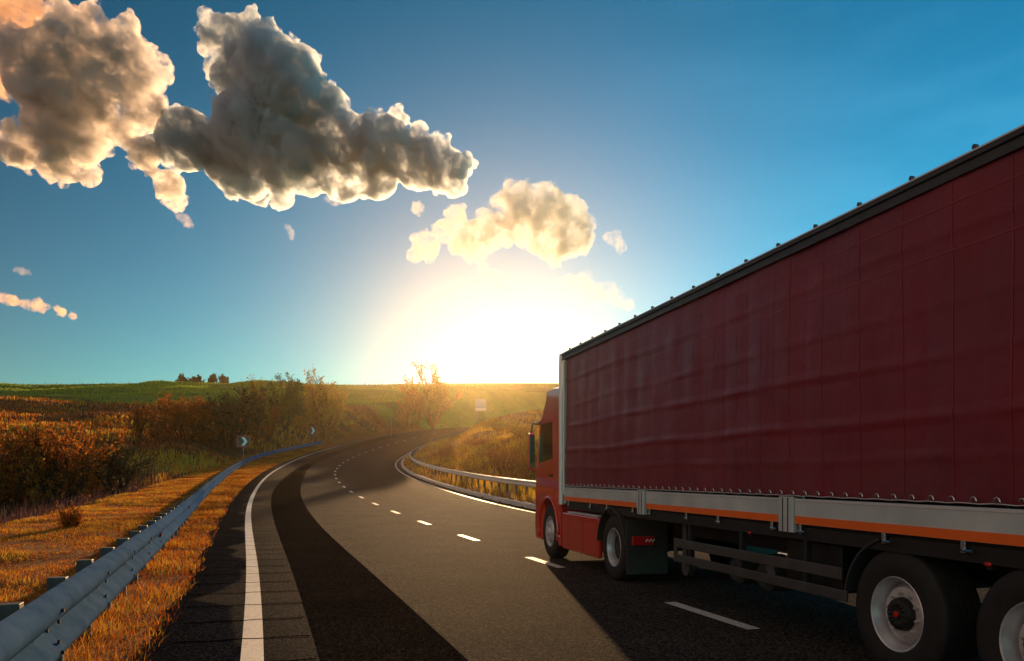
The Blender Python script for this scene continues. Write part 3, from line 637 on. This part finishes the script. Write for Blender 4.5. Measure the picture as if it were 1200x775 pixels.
M_CAB = simple('cab_red', (.68, .03, .012), .28, 0, .5, 1.0, var=.12, scale=2); M_GLS = simple('cab_glass', (.012, .014, .016), .06, 0, .8, var=0)
M_TAIL = simple('tail_red', (.55, .012, .01), .25, 0, .6, var=.1); M_TARP = simple('roof_tarp', (.75, .78, .80), .5, var=.1)
M_PLAS = simple('plastic_black', (.03, .03, .03), .55); M_LAMP = simple('lamp_clear', (.7, .7, .68), .15)

# trailer body
def wav(y, z):
    v = Vector((y*.9, z*.8, 1.3)); a = noise.noise(v)*.022 + noise.noise(Vector((y*2.4, z*2.1, 7)))*.008
    t = ((y + 100) % .52)/.52; a += .009*(math.sin(math.pi*t)**.7)*(.4 + .6*math.sin(math.pi*(z-1.44)/2.36))        # bulge between the poles
    for zz, am in ((3.42, .008), (2.92, .006), (2.55, .010), (2.1, .012), (1.78, .006)):                                # tie-line folds
        q = (z - zz - .05*noise.noise(Vector((y*.5, zz, 3))))/.028; a += am*math.exp(-q*q)*(1 + noise.noise(Vector((y*1.5, zz, 9))))
    k = noise.noise(Vector((y*4.2, z*.9, 21))); a += .005*max(0, k-.15)**1.2                                           # vertical creases
    return a
def curtain(side):
    ys = np.arange(Sp(1.92), Sp(15.36)+.001, .035); zs = np.concatenate([np.arange(1.445, 3.80, .035), [3.81]]); vs = []
    for y in ys:
        for z in zs: vs.append((side*(1.262 + wav(y, z) + (0.004 if (((y+100) % .52) < .03) else 0)), y, z))
    nz = len(zs); q = [(i*nz+j, (i+1)*nz+j, (i+1)*nz+j+1, i*nz+j+1) for i in range(len(ys)-1) for j in range(nz-1)]
    if side > 0: q = [f[::-1] for f in q]
    o = np_mesh('side_curtain', np.array(vs), quads=np.array(q), mat=M_CURT, smooth=True); o.parent = TR; return o
M_SEAM = simple('seam_pvc', (.27, .02, .04), .4, var=.2)
def seam(side, cu, a, c, horiz, w):
    N_ = int(abs(c[0]-a[0])/.06 + abs(c[1]-a[1])/.06) + 1; vs = []
    for k in range(N_+1):
        y = a[0] + (c[0]-a[0])*k/N_; z = a[1] + (c[1]-a[1])*k/N_
        for q in (-w/2, w/2):
            yy, zz = (y, z+q) if horiz else (y+q, z); vs.append((side*(1.2655 + wav(yy, zz)), yy, zz))
    o = np_mesh('curtain_seam', np.array(vs), quads=np.array([(2*k, 2*k+1, 2*k+3, 2*k+2) for k in range(N_)]), mat=M_SEAM, smooth=True); o.parent = cu
for side in (-1, 1):
    cu = curtain(side)
    for z in (3.63, 3.29): seam(side, cu, (Sp(2.0), z), (Sp(15.3), z), True, .012)
    for k in range(25): seam(side, cu, (Sp(2.4 + .518*k), 1.50), (Sp(2.4 + .518*k), 3.78), False, .010)
b = MB(); b.box(-1.20, 1.20, Sp(1.95), Sp(15.40), 1.12, 1.20); b.build('load_floor', M_DARK, TR)
b = MB(); b.box(-1.26, 1.26, Sp(15.42), Sp(15.50), 1.12, 3.90); b.build('headboard', M_ALU, TR, bevel=.01)
b = MB(); b.box(-1.26, 1.26, Sp(1.80), Sp(1.90), 1.12, 3.90); rd = b.build('rear_doors', M_ALU, TR, bevel=.01)
for sx in (-.9, -.3, .3, .9):
    b = MB(); b.tube([(sx, Sp(1.76), 1.15), (sx, Sp(1.76), 3.85)], .017, 8); b.build('locking_bar', M_GALV, rd)
b = MB(); b.box(-1.24, 1.24, Sp(1.85), Sp(15.48), 3.93, 3.945); b.build('roof', M_TARP, TR)
for side in (-1, 1):
    b = MB(); X = lambda u: side*u
    prof = [(1.235, 3.795), (1.300, 3.795), (1.300, 3.835), (1.285, 3.842), (1.285, 3.872), (1.305, 3.880), (1.305, 3.912), (1.235, 3.912)]
    n = len(prof); b.add([(side*x, Sp(1.8), z) for x, z in prof] + [(side*x, Sp(15.52), z) for x, z in prof], [tuple(range(n)), tuple(range(n, 2*n))[::-1]] + [(i, (i+1) % n, (i+1) % n+n, i+n) for i in range(n)])
    rl = b.build('roof_rail', M_RAIL, TR)
    b = MB(); b.box(min(X(1.24), X(1.312)), max(X(1.24), X(1.312)), Sp(1.8), Sp(15.52), 3.914, 3.930); b.build('cap_strip', M_CAP, rl, bevel=.004)
    k = 0; s = 2.1
    while s < 15.4:
        b = MB(); b.lathe_x([(-.016, 0), (-.014, .018), (.014, .018), (.016, 0)], 12); o = b.build('tarp_roller', M_DGRY, rl, auto=30); o.location = (X(1.27), Sp(s), 3.960)
        s += .62
# front pillar and tensioner
for side in (-1, 1):
    b = MB(); b.tube([(side*1.27, Sp(15.62), 1.10), (side*1.27, Sp(15.62), 3.93)], .055, 10); b.build('corner_pillar', M_CAP, TR, auto=40)
    b = MB(); b.tube([(side*1.285, Sp(15.43), 1.30), (side*1.285, Sp(15.43), 3.80)], .022, 8); b.build('tension_pole', M_CAP, TR, auto=40)
# dropsides with the orange reflective stripe, posts and latches
for side in (-1, 1):
    for (a, c) in ((15.42, 11.95), (11.62, 8.28), (8.01, 4.95), (4.68, 1.95)):
        xs = sorted((side*1.235, side*1.275)); b = MB(); b.box(xs[0], xs[1], Sp(c), Sp(a), 1.178, 1.425); bd = b.build('dropside_board', M_ALU, TR, bevel=.008)
        xs = sorted((side*1.2755, side*1.279)); b = MB(); b.box(xs[0], xs[1], Sp(c)+.01, Sp(a)-.01, 1.182, 1.256); b.build('reflective_stripe', M_ORNG, bd)
        xs = sorted((side*1.274, side*1.281)); b = MB(); b.box(xs[0], xs[1], Sp(c)+.005, Sp(a)-.005, 1.400, 1.416); b.build('top_lip', M_CAP, bd)
    for s in (11.785, 8.145, 4.815):
        xs = sorted((side*1.23, side*1.289)); b = MB(); b.box(xs[0], xs[1], Sp(s)-.125, Sp(s)+.125, 1.09, 1.44); pp = b.build('body_post', M_ALU, TR, bevel=.01)
        for q in (-.045, .045):
            xs = sorted((side*1.2895, side*1.294)); b = MB(); b.box(xs[0], xs[1], Sp(s)+q-.006, Sp(s)+q+.006, 1.10, 1.43); b.build('groove_rib', M_RAIL, pp)
    for s in (15.18, 14.0, 13.2, 12.12, 11.52, 10.37, 9.55, 8.42, 7.93, 6.76, 5.93, 4.4, 3.2):
        b = MB(); b.box(*sorted((side*1.255, side*1.275)), Sp(s)-.022, Sp(s)+.022, 1.09, 1.185); la = b.build('board_latch', M_CHR, TR, bevel=.005)
        b = MB(); b.tube([(side*1.285, Sp(s), 1.115), (side*1.30, Sp(s)-.03, 1.112), (side*1.30, Sp(s)-.115, 1.112)], .011, 6); b.build('lever', M_CHR, la)
    b = MB(); b.box(*sorted((side*1.13, side*1.24)), Sp(1.95), Sp(15.4), 1.03, 1.15); b.build('side_rail', M_DARK, TR)
# lashing cord and eyelets on the curtain hem
for side in (-1, 1):
    b = MB(); b.tube([(side*(1.298 + .004*math.sin(k)), Sp(1.95)+k*.1, 1.452 + .004*math.sin(k*2.1)) for k in range(135)], .0045, 5); b.build('lashing_cord', M_CAP, TR, smooth=True)
    s = 2.0
    b = MB(); pts = [(.0, .026*math.cos(t), .030*math.sin(t)) for t in np.linspace(-.3, math.pi+.3, 10)]; b.tube(pts, .0065, 5); e0 = None
    while s < 15.36:
        if e0 is None: o = e0 = b.build('eyelet', M_CHR, TR, smooth=True); base_e = o
        else: o = base_e.copy(); SC.collection.objects.link(o); o.parent = TR
        o.location = (side*1.305, Sp(s), 1.468); s += .2
# chassis
for sx in (-.52, .52):
    b = MB(); b.box(sx-.06, sx+.06, Sp(2.0), Sp(12.2), .78, 1.12); b.build('chassis_beam', M_DARK, TR)
    b = MB(); b.box(sx*.8-.04, sx*.8+.04, Sp(12.2), Sp(17.2), .62, .86); b.build('tractor_beam', M_DARK, TR)
b = MB(); b.box(-.6, .6, Sp(12.2), Sp(15.2), 1.0, 1.10); b.build('gooseneck', M_DARK, TR)
b = MB(); b.box(-.45, .45, Sp(13.0)-.4, Sp(13.0)+.5, .88, .99); b.build('fifth_wheel', M_DARK, TR)
for sx in (-.95, .95):
    b = MB(); b.box(sx-.06, sx+.06, Sp(10.95)-.06, Sp(10.95)+.06, .42, 1.1); lg = b.build('landing_leg', M_DGRY, TR)
    b = MB(); b.lathe_x([(-.05, 0), (-.05, .11), (.05, .11), (.05, 0)], 20); f = b.build('foot', M_DGRY, lg, auto=30); f.location = (sx, Sp(10.95), .42)
for s, x_, r_ in ((8.9, -.75, .17), (9.5, -.75, .17)):
    b = MB(); b.lathe_x([(-.34, 0), (-.34, r_*.7), (-.28, r_), (.28, r_), (.34, r_*.7), (.34, 0)], 24); o = b.build('air_tank', M_DGRY, TR, auto=30); o.location = (x_, Sp(s), .56)
b = MB(); b.box(-1.05, 1.05, Sp(7.6), Sp(8.5), .55, 1.0); b.build('pallet_box', M_DARK, TR, bevel=.02)
b = MB(); b.box(.25, 1.15, Sp(8.8), Sp(10.4), .45, 1.0); b.build('tool_box', M_DARK, TR, bevel=.02)
for s in (6.67, 5.36, 4.05):
    b = MB(); b.tube([(-1.0, Sp(s), .52), (1.0, Sp(s), .52)], .065, 10); b.build('axle', M_DARK, TR)
for s in (13.0, 16.55):
    b = MB(); b.tube([(-.85, Sp(s), .52), (.85, Sp(s), .52)], .075, 10); b.build('axle', M_DARK, TR)
b = MB(); b.tube([(-1.15, Sp(2.1), .55), (1.15, Sp(2.1), .55)], .07, 10); b.build('underrun_bar', M_DGRY, TR)
# side underrun guard
for side in (-1, 1):
    for (z0, z1, s0, s1) in ((.722, .832, 7.32, 10.66), (.535, .635, 7.25, 10.66)):
        b = MB(); b.box(*sorted((side*1.235, side*1.265)), Sp(s0), Sp(s1), z0, z1); b.build('side_guard_rail', M_DGRY, TR, bevel=.008)
    b = MB(); b.box(*sorted((side*1.236, side*1.268)), Sp(10.665), Sp(10.74), .53, .84); b.build('guard_end', M_DGRY, TR, bevel=.01)
    for s in (10.35, 9.1, 7.9):
        b = MB(); b.box(*sorted((side*1.18, side*1.233)), Sp(s)-.03, Sp(s)+.03, .54, 1.04); b.build('guard_bracket', M_DARK, TR)
    for s in (8.9, 5.74, 3.0):
        b = MB(); b.box(*sorted((side*1.19, side*1.232)), Sp(s)-.02, Sp(s)+.02, .99, 1.06); mk = b.build('lamp_bracket', M_DARK, TR)
        b = MB(); b.lathe_x([(0, 0), (.0, .034), (-.014, .030), (-.018, 0)], 16); o = b.build('marker_lamp', M_TAIL, mk, smooth=True); o.location = (side*1.234, Sp(s), 1.03); o.scale = (1 if side < 0 else -1, 1, .55)
# wheels
def lathe_part(prof, name, mat, parent, n=48, auto=32):
    b = MB(); b.lathe_x(prof, n); return b.build(name, mat, parent, auto=auto)
def wheel(side, s, kind):
    w = .385 if kind == 'trailer' else (.315 if kind == 'front' else .60)
    R = .525 if kind != 'drive' else .515; z = R + .002
    hub = lathe_part([(.10, .0), (.10, .20), (w-.06, .20), (w-.06, 0)], 'wheel', M_DARK, TR, 24); hub.location = (side*1.235, Sp(s), z)
    if side > 0: hub.rotation_euler = (0, 0, math.pi)
    def tyre(x0, wd):
        p = [(x0+.035, .285), (x0+.010, .305), (x0+.004, .33), (x0-.004, .37), (x0-.008, .41), (x0-.004, .45), (x0+.003, .47), (x0+.004, .478), (x0+.016, R-.022), (x0+.03, R-.006), (x0+.045, R)]
        nr = 5; tw = wd - .09
        for k in range(nr):
            c = x0 + .045 + tw*(k+.5)/nr; g = .007; p += [(c-tw/nr*.5+g+.002, R), (c+tw/nr*.5-g-.002, R)]
            if k < nr-1: p += [(c+tw/nr*.5-g, R-.012), (c+tw/nr*.5+g, R-.012)]
        p += [(x0+wd-.03, R-.006), (x0+wd-.01, R-.03), (x0+wd, .42), (x0+wd-.01, .30), (x0+wd-.035, .285)]
        return lathe_part(p, 'tyre', M_RUB, hub, 96, 25)
    if kind == 'drive': tyre(0, .29); tyre(.33, .27)
    else: tyre(0, w)
    if kind == 'trailer':
        rim = lathe_part([(.032, .30), (.012, .305), (.006, .298), (.012, .288), (.05, .276), (.075, .262), (.09, .258), (.15, .250), (.15, .236), (.10, .228), (.085, .216), (.082, .20), (.082, .13), (.11, .12)], 'rim', M_RIM, hub, 64, 22)
        cap = lathe_part([(.085, .138), (.045, .132), (.025, .122), (.018, .10), (.02, .04), (.012, .036), (.010, .0)], 'hub_cap', M_HUB, hub, 40)
        for k in range(14):
            a = 2*math.pi*k/14; q = MB(); q.tube([(.028, .05*math.cos(a), .05*math.sin(a)), (.014, .08*math.cos(a), .08*math.sin(a)), (.026, .118*math.cos(a), .118*math.sin(a))], .010, 5); q.build('hub_rib', M_HUB, hub, smooth=True)
        lathe_part([(.012, .026), (.004, .024), (.002, 0)], 'hub_badge', simple('badge_red', (.7, .01, .01), .4), hub, 20); nx, nr_, sz = .082, .167, .015
    elif kind == 'drive':
        lathe_part([(.032, .30), (.012, .305), (.006, .298), (.014, .286), (.05, .272), (.09, .262), (.13, .262), (.20, .250), (.235, .22), (.24, .14), (.24, 0)], 'rim', M_RIM, hub, 64, 22)
        lathe_part([(.238, .115), (.10, .105), (.085, .09), (.08, 0)], 'hub_cap', M_HUB, hub, 32); nx, nr_, sz = .238, .167, .015
    else:
        lathe_part([(.032, .30), (.012, .305), (.006, .298), (.014, .286), (.06, .272), (.08, .255), (.045, .235), (.012, .20), (.000, .17), (.000, .11), (-.02, .10), (-.045, .085), (-.055, .05), (-.055, 0)], 'rim', M_RIM, hub, 64, 22); nx, nr_, sz = .0, .14, .016
        for k in range(10):
            a = 2*math.pi*(k+.5)/10; q = MB(); q.lathe_x([(.0, 0), (.0, .022), (-.004, .022), (-.004, 0)], 14); o = q.build('hand_hole', M_HUB, hub); o.location = (.034, .222*math.cos(a), .222*math.sin(a)); 
    for k in range(10):
        a = 2*math.pi*k/10 + .2; q = MB(); q.tube([(nx+.004, 0, 0), (nx-.022, 0, 0), (nx-.036, 0, 0)], [sz, sz, sz*.55], 6); o = q.build('wheel_nut', M_RIM, hub); o.location = (0, nr_*math.cos(a), nr_*math.sin(a))
for side in (-1, 1):
    for s in (6.67, 5.36, 4.05): wheel(side, s, 'trailer')
    wheel(side, 13.0, 'drive'); wheel(side, 16.55, 'front')
def arc_guard(side, s, z, r, a0, a1, x0, x1, name, mat, th=.022, n=22):
    b = MB(); vs = []
    for k in range(n+1):
        a = math.radians(a0 + (a1-a0)*k/n)
        for rr in (r, r+th):
            for x in (x0, x1): vs.append((side*x, Sp(s) + rr*math.cos(a), z + rr*math.sin(a)))
    fs = []
    for k in range(n):
        q = k*4; p = q+4; fs += [(q, q+1, p+1, p), (q+2, p+2, p+3, q+3), (q, p, p+2, q+2), (q+1, q+3, p+3, p+1)]
    fs += [(0, 2, 3, 1), (n*4, n*4+1, n*4+3, n*4+2)]; b.add(vs, fs); return b.build(name, mat, TR, auto=30)
for side in (-1, 1):
    for s in (6.67,): arc_guard(side, s, .53, .60, 10, 75, .86, 1.26, 'mudguard', M_PLAS)
    g = arc_guard(side, 13.0, .52, .60, 5, 172, .62, 1.285, 'drive_mudguard', M_PLAS, .03)
    b = MB(); b.box(*sorted((side*.60, side*1.27)), Sp(12.36), Sp(12.385), .16, .98); fl = b.build('mudflap', M_PLAS, TR, bevel=.01)
    b = MB(); b.box(*sorted((side*.84, side*1.19)), Sp(12.315), Sp(12.355), .60, .735); b.build('tail_lamp', M_TAIL, fl, bevel=.012)
    b = MB(); zz = [(side*(.98 - k*.028), Sp(12.308), .672 + (.018 if k % 2 else -.018)) for k in range(6)]; b.tube(zz, .008, 5); b.build('lamp_mark', M_WHITE, fl)
    # side skirt between the axles
    b = MB(); b.box(*sorted((side*1.16, side*1.25)), Sp(13.66), Sp(15.66), .27, .95); sk = b.build('side_skirt', M_CAB, TR, bevel=.03, seg=3)
    b = MB(); b.box(*sorted((side*1.10, side*1.256)), Sp(13.70), Sp(15.30), .952, .985); b.build('skirt_ledge', M_CAP, sk, bevel=.006)
    for s in (14.45, 15.28):
        b = MB(); b.box(*sorted((side*1.2500, side*1.2525)), Sp(s)-.005, Sp(s)+.005, .30, .93); b.build('panel_gap', M_DARK, sk)
    b = MB(); b.box(*sorted((side*1.2505, side*1.256)), Sp(13.68), Sp(15.64), .42, .435); b.build('moulding', M_CAB, sk)
b = MB(); b.box(-1.12, 1.12, Sp(13.75), Sp(15.6), .35, .93); b.build('fuel_tank', M_DARK, TR, bevel=.05)
# cab
W0 = 1.235
prof = [(15.78, 1.02), (15.78, 3.30), (15.84, 3.40), (16.30, 3.44), (16.75, 3.42), (17.05, 3.25), (17.35, 2.92), (17.46, 2.78), (17.62, 2.35), (17.76, 1.92), (17.82, 1.50), (17.86, 1.0), (17.88, .62), (17.84, .34), (17.24, .32)]
for k in range(13):
    a = math.radians(-14 + k*(208/12)); prof.append((16.58 + .635*math.cos(a), .55 + .635*math.sin(a)))
prof += [(15.92, .30), (15.76, .30), (15.76, 1.0)]
def cab_pt(s, z, x):
    u = abs(x)/W0; sh = 0.0
    if s > 17.0: sh = .26*max(0, (u-.62)/.38)**2.2
    dz = -.09*max(0, (u-.7)/.3)**2 if z > 2.9 else 0
    return (x, Sp(s - sh), z + dz)
xs_ = [-W0, -W0*.965, -W0*.9, -W0*.78, -W0*.5, 0, W0*.5, W0*.78, W0*.9, W0*.965, W0]; n = len(prof); b = MB(); vs = []
for x in xs_:
    for (s, z) in prof: vs.append(cab_pt(s, z, x))
fs = [(i*n+k, i*n+(k+1) % n, (i+1)*n+(k+1) % n, (i+1)*n+k) for i in range(len(xs_)-1) for k in range(n)] + [tuple(range(n))[::-1], tuple(range((len(xs_)-1)*n, len(xs_)*n))]
b.add(vs, fs); CAB = b.build('cab', M_CAB, TR, auto=38)
b = MB(); q = [(17.475, 2.74), (17.62, 2.35), (17.75, 1.95)]; vs = []
xw = [-W0*.965, -W0*.9, -W0*.78, -W0*.5, 0, W0*.5, W0*.78, W0*.9, W0*.965]
for x in xw:
    for (s, z) in q: p = cab_pt(s, z, x); vs.append((p[0], p[1]+.012, p[2]))
b.add(vs, [(i*3+k, i*3+k+1, (i+1)*3+k+1, (i+1)*3+k) for i in range(len(xw)-1) for k in range(2)]); b.build('windscreen', M_GLS, CAB, smooth=True)
b = MB(); b.box(-1.15, 1.15, Sp(17.42), Sp(17.70), 2.76, 2.80); b.build('sun_visor', M_PLAS, CAB, bevel=.012)
b = MB(); b.box(-.85, .85, Sp(17.86), Sp(17.90), .95, 1.75); b.build('grille', M_PLAS, CAB, bevel=.012)
for side in (-1, 1):
    b = MB(); b.box(*sorted((side*.75, side*1.08)), Sp(17.70), Sp(17.87), .55, .78); b.build('headlight', M_LAMP, CAB, bevel=.03)
    def plate(pts, x0, x1, name, mat, parent, bev=.004):
        b = MB(); b.prism_x([(Sp(s), z) for s, z in pts], *sorted((side*x0, side*x1))); return b.build(name, mat, parent, bevel=bev)
    dr = plate([(16.22, 1.30), (16.22, 2.80), (17.20, 2.80), (17.38, 2.05), (17.42, 1.28), (17.20, 1.22), (16.4, 1.26)], W0-.02, W0+.006, 'door', M_CAB, CAB, .006)
    plate([(16.30, 1.98), (16.32, 2.70), (17.12, 2.70), (17.30, 2.05), (17.30, 1.90)], W0+.0065, W0+.010, 'door_window', M_GLS, dr, 0)
    plate([(16.30, 1.62), (16.30, 1.67), (16.50, 1.67), (16.50, 1.62)], W0+.0065, W0+.03, 'handle', M_PLAS, dr)
    plate([(15.86, .50), (15.86, .72), (15.96, .72), (15.96, .50)], W0+.0005, W0+.004, 'step_recess', M_DARK, CAB, 0)
    plate([(15.84, .46), (15.84, .495), (16.0, .495), (16.0, .46)], W0+.0005, W0+.02, 'step_tread', M_CAP, CAB)
    plate([(15.56, 1.12), (15.56, 3.28), (15.775, 3.40), (15.775, 1.12)], W0-.03, W0+.004, 'side_deflector', M_CAB, CAB)
    pts = [(side*(W0+.012), Sp(16.58 + .655*math.cos(math.radians(a))), .55 + .655*math.sin(math.radians(a))) for a in range(-14, 196, 8)]
    b = MB(); b.tube(pts, .032, 8); b.build('wheel_arch', M_CAB, CAB, smooth=True)
    b = MB(); b.tube([(side*1.18, Sp(17.40), 2.72), (side*1.30, Sp(17.60), 2.74), (side*1.33, Sp(17.60), 2.55)], .025, 8); ma = b.build('mirror_arm', M_PLAS, CAB, smooth=True)
    b = MB(); b.box(*sorted((side*1.26, side*1.40)), Sp(17.52), Sp(17.66), 1.75, 2.55); b.build('mirror_housing', M_CAB, ma, bevel=.05, seg=3)
    b = MB(); b.box(*sorted((side*1.275, side*1.385)), Sp(17.512), Sp(17.518), 1.80, 2.50); b.build('mirror_glass', M_GLS, ma)
    b = MB(); b.tube([(side*1.0, Sp(15.70), 1.10), (side*1.0, Sp(15.66), 2.9)], .05, 8); b.build('intake_pipe', M_PLAS, CAB, smooth=True)
b = MB(); b.box(-.5, .5, Sp(15.62), Sp(15.72), 1.2, 1.7); b.build('hose_bracket', M_DARK, CAB)
# ------------------------------------------------------------------ clouds: closed bodies of vapour far beyond the haze
CLM = {}
def cloud_mat(name, dens, col, g=.6, ns=.02, cut=.455, step=.12):
    m = bpy.data.materials.new(name); m.use_nodes = True; t = m.node_tree; t.nodes.remove(t.nodes['Principled BSDF'])
    p = t.nodes.new('ShaderNodeVolumePrincipled'); p.inputs['Color'].default_value = (*col, 1); p.inputs['Anisotropy'].default_value = g
    tc_ = t.nodes.new('ShaderNodeTexCoord'); ns_ = []
    for sc_, dt_, rg_ in ((ns, 3, .55), (ns*3.4, 6, .65)):
        n_ = t.nodes.new('ShaderNodeTexNoise'); n_.inputs['Scale'].default_value = sc_; n_.inputs['Detail'].default_value = dt_; n_.inputs['Roughness'].default_value = rg_; n_.inputs['Distortion'].default_value = .3
        t.links.new(tc_.outputs['Object'], n_.inputs['Vector']); ns_.append(n_.outputs['Fac'])
    mxn = t.nodes.new('ShaderNodeMix'); mxn.data_type = 'FLOAT'; mxn.inputs[0].default_value = .5; t.links.new(ns_[0], mxn.inputs[2]); t.links.new(ns_[1], mxn.inputs[3])
    a = t.nodes.new('ShaderNodeMapRange'); a.inputs[1].default_value = cut; a.inputs[2].default_value = cut+.2; a.inputs[3].default_value = 0; a.inputs[4].default_value = dens*3
    t.links.new(mxn.outputs[0], a.inputs[0]); t.links.new(a.outputs[0], p.inputs['Density']); t.links.new(p.outputs[0], t.nodes['Material Output'].inputs['Volume'])
    m.cycles.volume_step_rate = step; return m
ICO = None
def ico():
    global ICO
    if ICO is None:
        b = bmesh.new(); bmesh.ops.create_icosphere(b, subdivisions=2, radius=1); b.verts.ensure_lookup_table()
        ICO = (np.array([v.co[:] for v in b.verts]), np.array([[v.index for v in f.verts] for f in b.faces])); b.free()
    return ICO
def cloud(label, blobs, Y, dens, col, seed, depth=2.4, vox=4.0, puff=1.0, fine=1.0, group=None, g=.6, ns=.03, cut=.44):
    r_ = random.Random(seed); S = Y/F; sph = []
    for (px, py, rp) in blobs:
        sph.append(((px-CX)*S, Y + r_.uniform(-.5, .5)*depth*rp*S, zpix(py, Y), rp*S))
    lev = list(sph); allS = list(sph)
    for gen, (cnt, sc) in enumerate(((16, .42), (9, .42), (6, .45))):
        nx_ = []
        for (x, y, z, r) in lev:
            if r*sc < 1.1*vox: continue
            for k in range(int(cnt*puff)):
                d = Vector((r_.gauss(0, 1), r_.gauss(0, 1), r_.gauss(.15, 1))).normalized()
                q = r*r_.uniform(.72, 1.02); rr = r*sc*r_.uniform(.45, 1.1)
                nx_.append((x+d.x*q, y+d.y*q, z+d.z*q, rr))
        allS += nx_; lev = nx_
    iv, jf = ico(); A = np.array(allS); 
    Vv = (iv[None]*A[:, None, 3:4] + A[:, None, :3]).reshape(-1, 3)
    c = np.array([(A[:, 0].min()+A[:, 0].max())/2, Y, A[:, 2].min()])
    Ff = (jf[None] + np.arange(len(A))[:, None, None]*len(iv)).reshape(-1, 3)
    o = np_mesh('cloud', Vv - c, tris=Ff); o.location = c
    rm = o.modifiers.new('r', 'REMESH'); rm.mode = 'VOXEL'; rm.voxel_size = vox; rm.use_smooth_shade = False
    for i, (nsc, st) in enumerate(((40, 6), (12, 3))):
        tx = bpy.data.textures.new('cn', 'CLOUDS'); tx.noise_scale = nsc*vox/2.6*fine; tx.noise_depth = 2
        dm = o.modifiers.new('d', 'DISPLACE'); dm.texture = tx; dm.strength = -st*vox/2.6; dm.mid_level = .35; dm.texture_coords = 'LOCAL'
    bpy.context.view_layer.update()
    me = bpy.data.meshes.new_from_object(o.evaluated_get(bpy.context.evaluated_depsgraph_get()))
    o.modifiers.clear(); o.data = me; me.materials.clear(); me.materials.append(cloud_mat('vapour', dens, col, g, ns, cut))
    tag(o, label, 'cloud', group); return o
YC = 1500
cloud('huge grey cumulus with a white tower and bright right rim, long dark belly trailing left',
      [(262,48,24),(290,45,27),(315,62,26),(250,75,14),(285,85,42),(330,95,38),(350,125,45),(290,130,45),(385,140,34),(310,165,52),(260,165,45),(220,165,38),(190,165,22),
       (370,175,48),(420,175,38),(455,180,34),(490,185,36),(520,190,30),(540,195,16),(440,205,26),(400,205,30),(340,195,40),(285,200,30),(330,230,16),(300,222,14),(345,222,12),(268,222,10)],
      YC, .075, (.84, .89, .97), 3, vox=2.3)
cloud('dark grey cumulus with a peach rim at the upper left corner of the sky',
      [(150,75,36),(110,85,45),(165,100,34),(75,105,48),(130,130,42),(90,150,45),(40,130,40),(60,170,36),(15,165,28),(110,175,26),(170,130,26),(185,85,16),(20,185,16),(150,160,20),(175,185,20),(190,210,20),(200,232,14),(208,240,8),(165,180,16)],
      YC, .05, (.93, .87, .86), 4, vox=2.3)
cloud('pinkish orange loose cloud bank in the top left corner above the dark cumulus',
      [(10,20,40),(50,30,34),(80,20,24),(20,60,36),(60,55,22),(-30,40,50),(0,90,20),(100,30,14)],
      YC+250, .012, (.95, .68, .48), 5, vox=3.0)
cloud('small cream cumulus drifting right of centre above the sun',
      [(640,240,32),(665,265,30),(625,265,32),(685,265,14),(600,255,26),(575,268,24),(548,282,22),(520,268,16),(500,290,18),(485,297,11),(535,255,14),(645,285,20),(597,214,9),(610,232,18),(560,290,18),(670,285,18),(490,247,9)],
      YC, .028, (.97, .96, .94), 6, vox=2.0, g=.42)
SM = dict(ns=.045, cut=.42)
cloud('tiny round puff to the right of the small cream cumulus', [(714,280,8),(721,284,9),(728,289,8),(723,277,6)], YC, .012, (1, .97, .93), 7, vox=2.0, g=.4, **SM)
cloud('short slanted wisp of cloud under the small cream cumulus', [(566,315,8),(573,321,10),(580,328,11),(588,334,10),(596,341,7)], YC, .008, (1, .95, .88), 8, vox=2.0, g=.4, **SM)
cloud('faint broad patch of cloud low above the trailer front', [(655,334,9),(668,335,12),(682,335,14),(696,340,14),(710,345,13),(724,350,12),(738,356,9)], YC, .006, (1, .95, .88), 9, vox=2.2, g=.4, **SM)
cloud('thin pink wisp low at the left edge of the sky', [(-4,348,7),(4,350,7),(12,352,7),(20,354,7),(28,356,7),(36,355,6),(44,354,6),(50,358,6),(40,361,5),(50,364,5),(57,360,4.5),(64,361,4.5),(70,364,5),(76,367,6),(83,370,5)], YC, .03, (1, .74, .58), 10, vox=1.7, **SM)
cloud('very small pale cloud above the pink wisp at left', [(20,317,4.5),(25,318,5.5),(31,318,4)], YC, .014, (1, .85, .75), 11, vox=1.5, **SM)
cloud('tiny torn scrap of cloud under the dark cumulus', [(212,255,6),(217,259,7),(222,263,5),(209,249,5)], YC, .010, (1, .80, .70), 12, vox=1.7, **SM)
cloud('tiny scrap of cloud hanging beneath the huge cumulus', [(338,267,4.5),(341,272,5),(341,278,4)], YC, .010, (1, .88, .8), 13, vox=1.5, **SM)
cloud('small grey scrap of cloud left of the small cream cumulus', [(384,236,5),(391,236,6),(398,235,5)], YC, .008, (1, .9, .8), 14, vox=1.7, **SM)
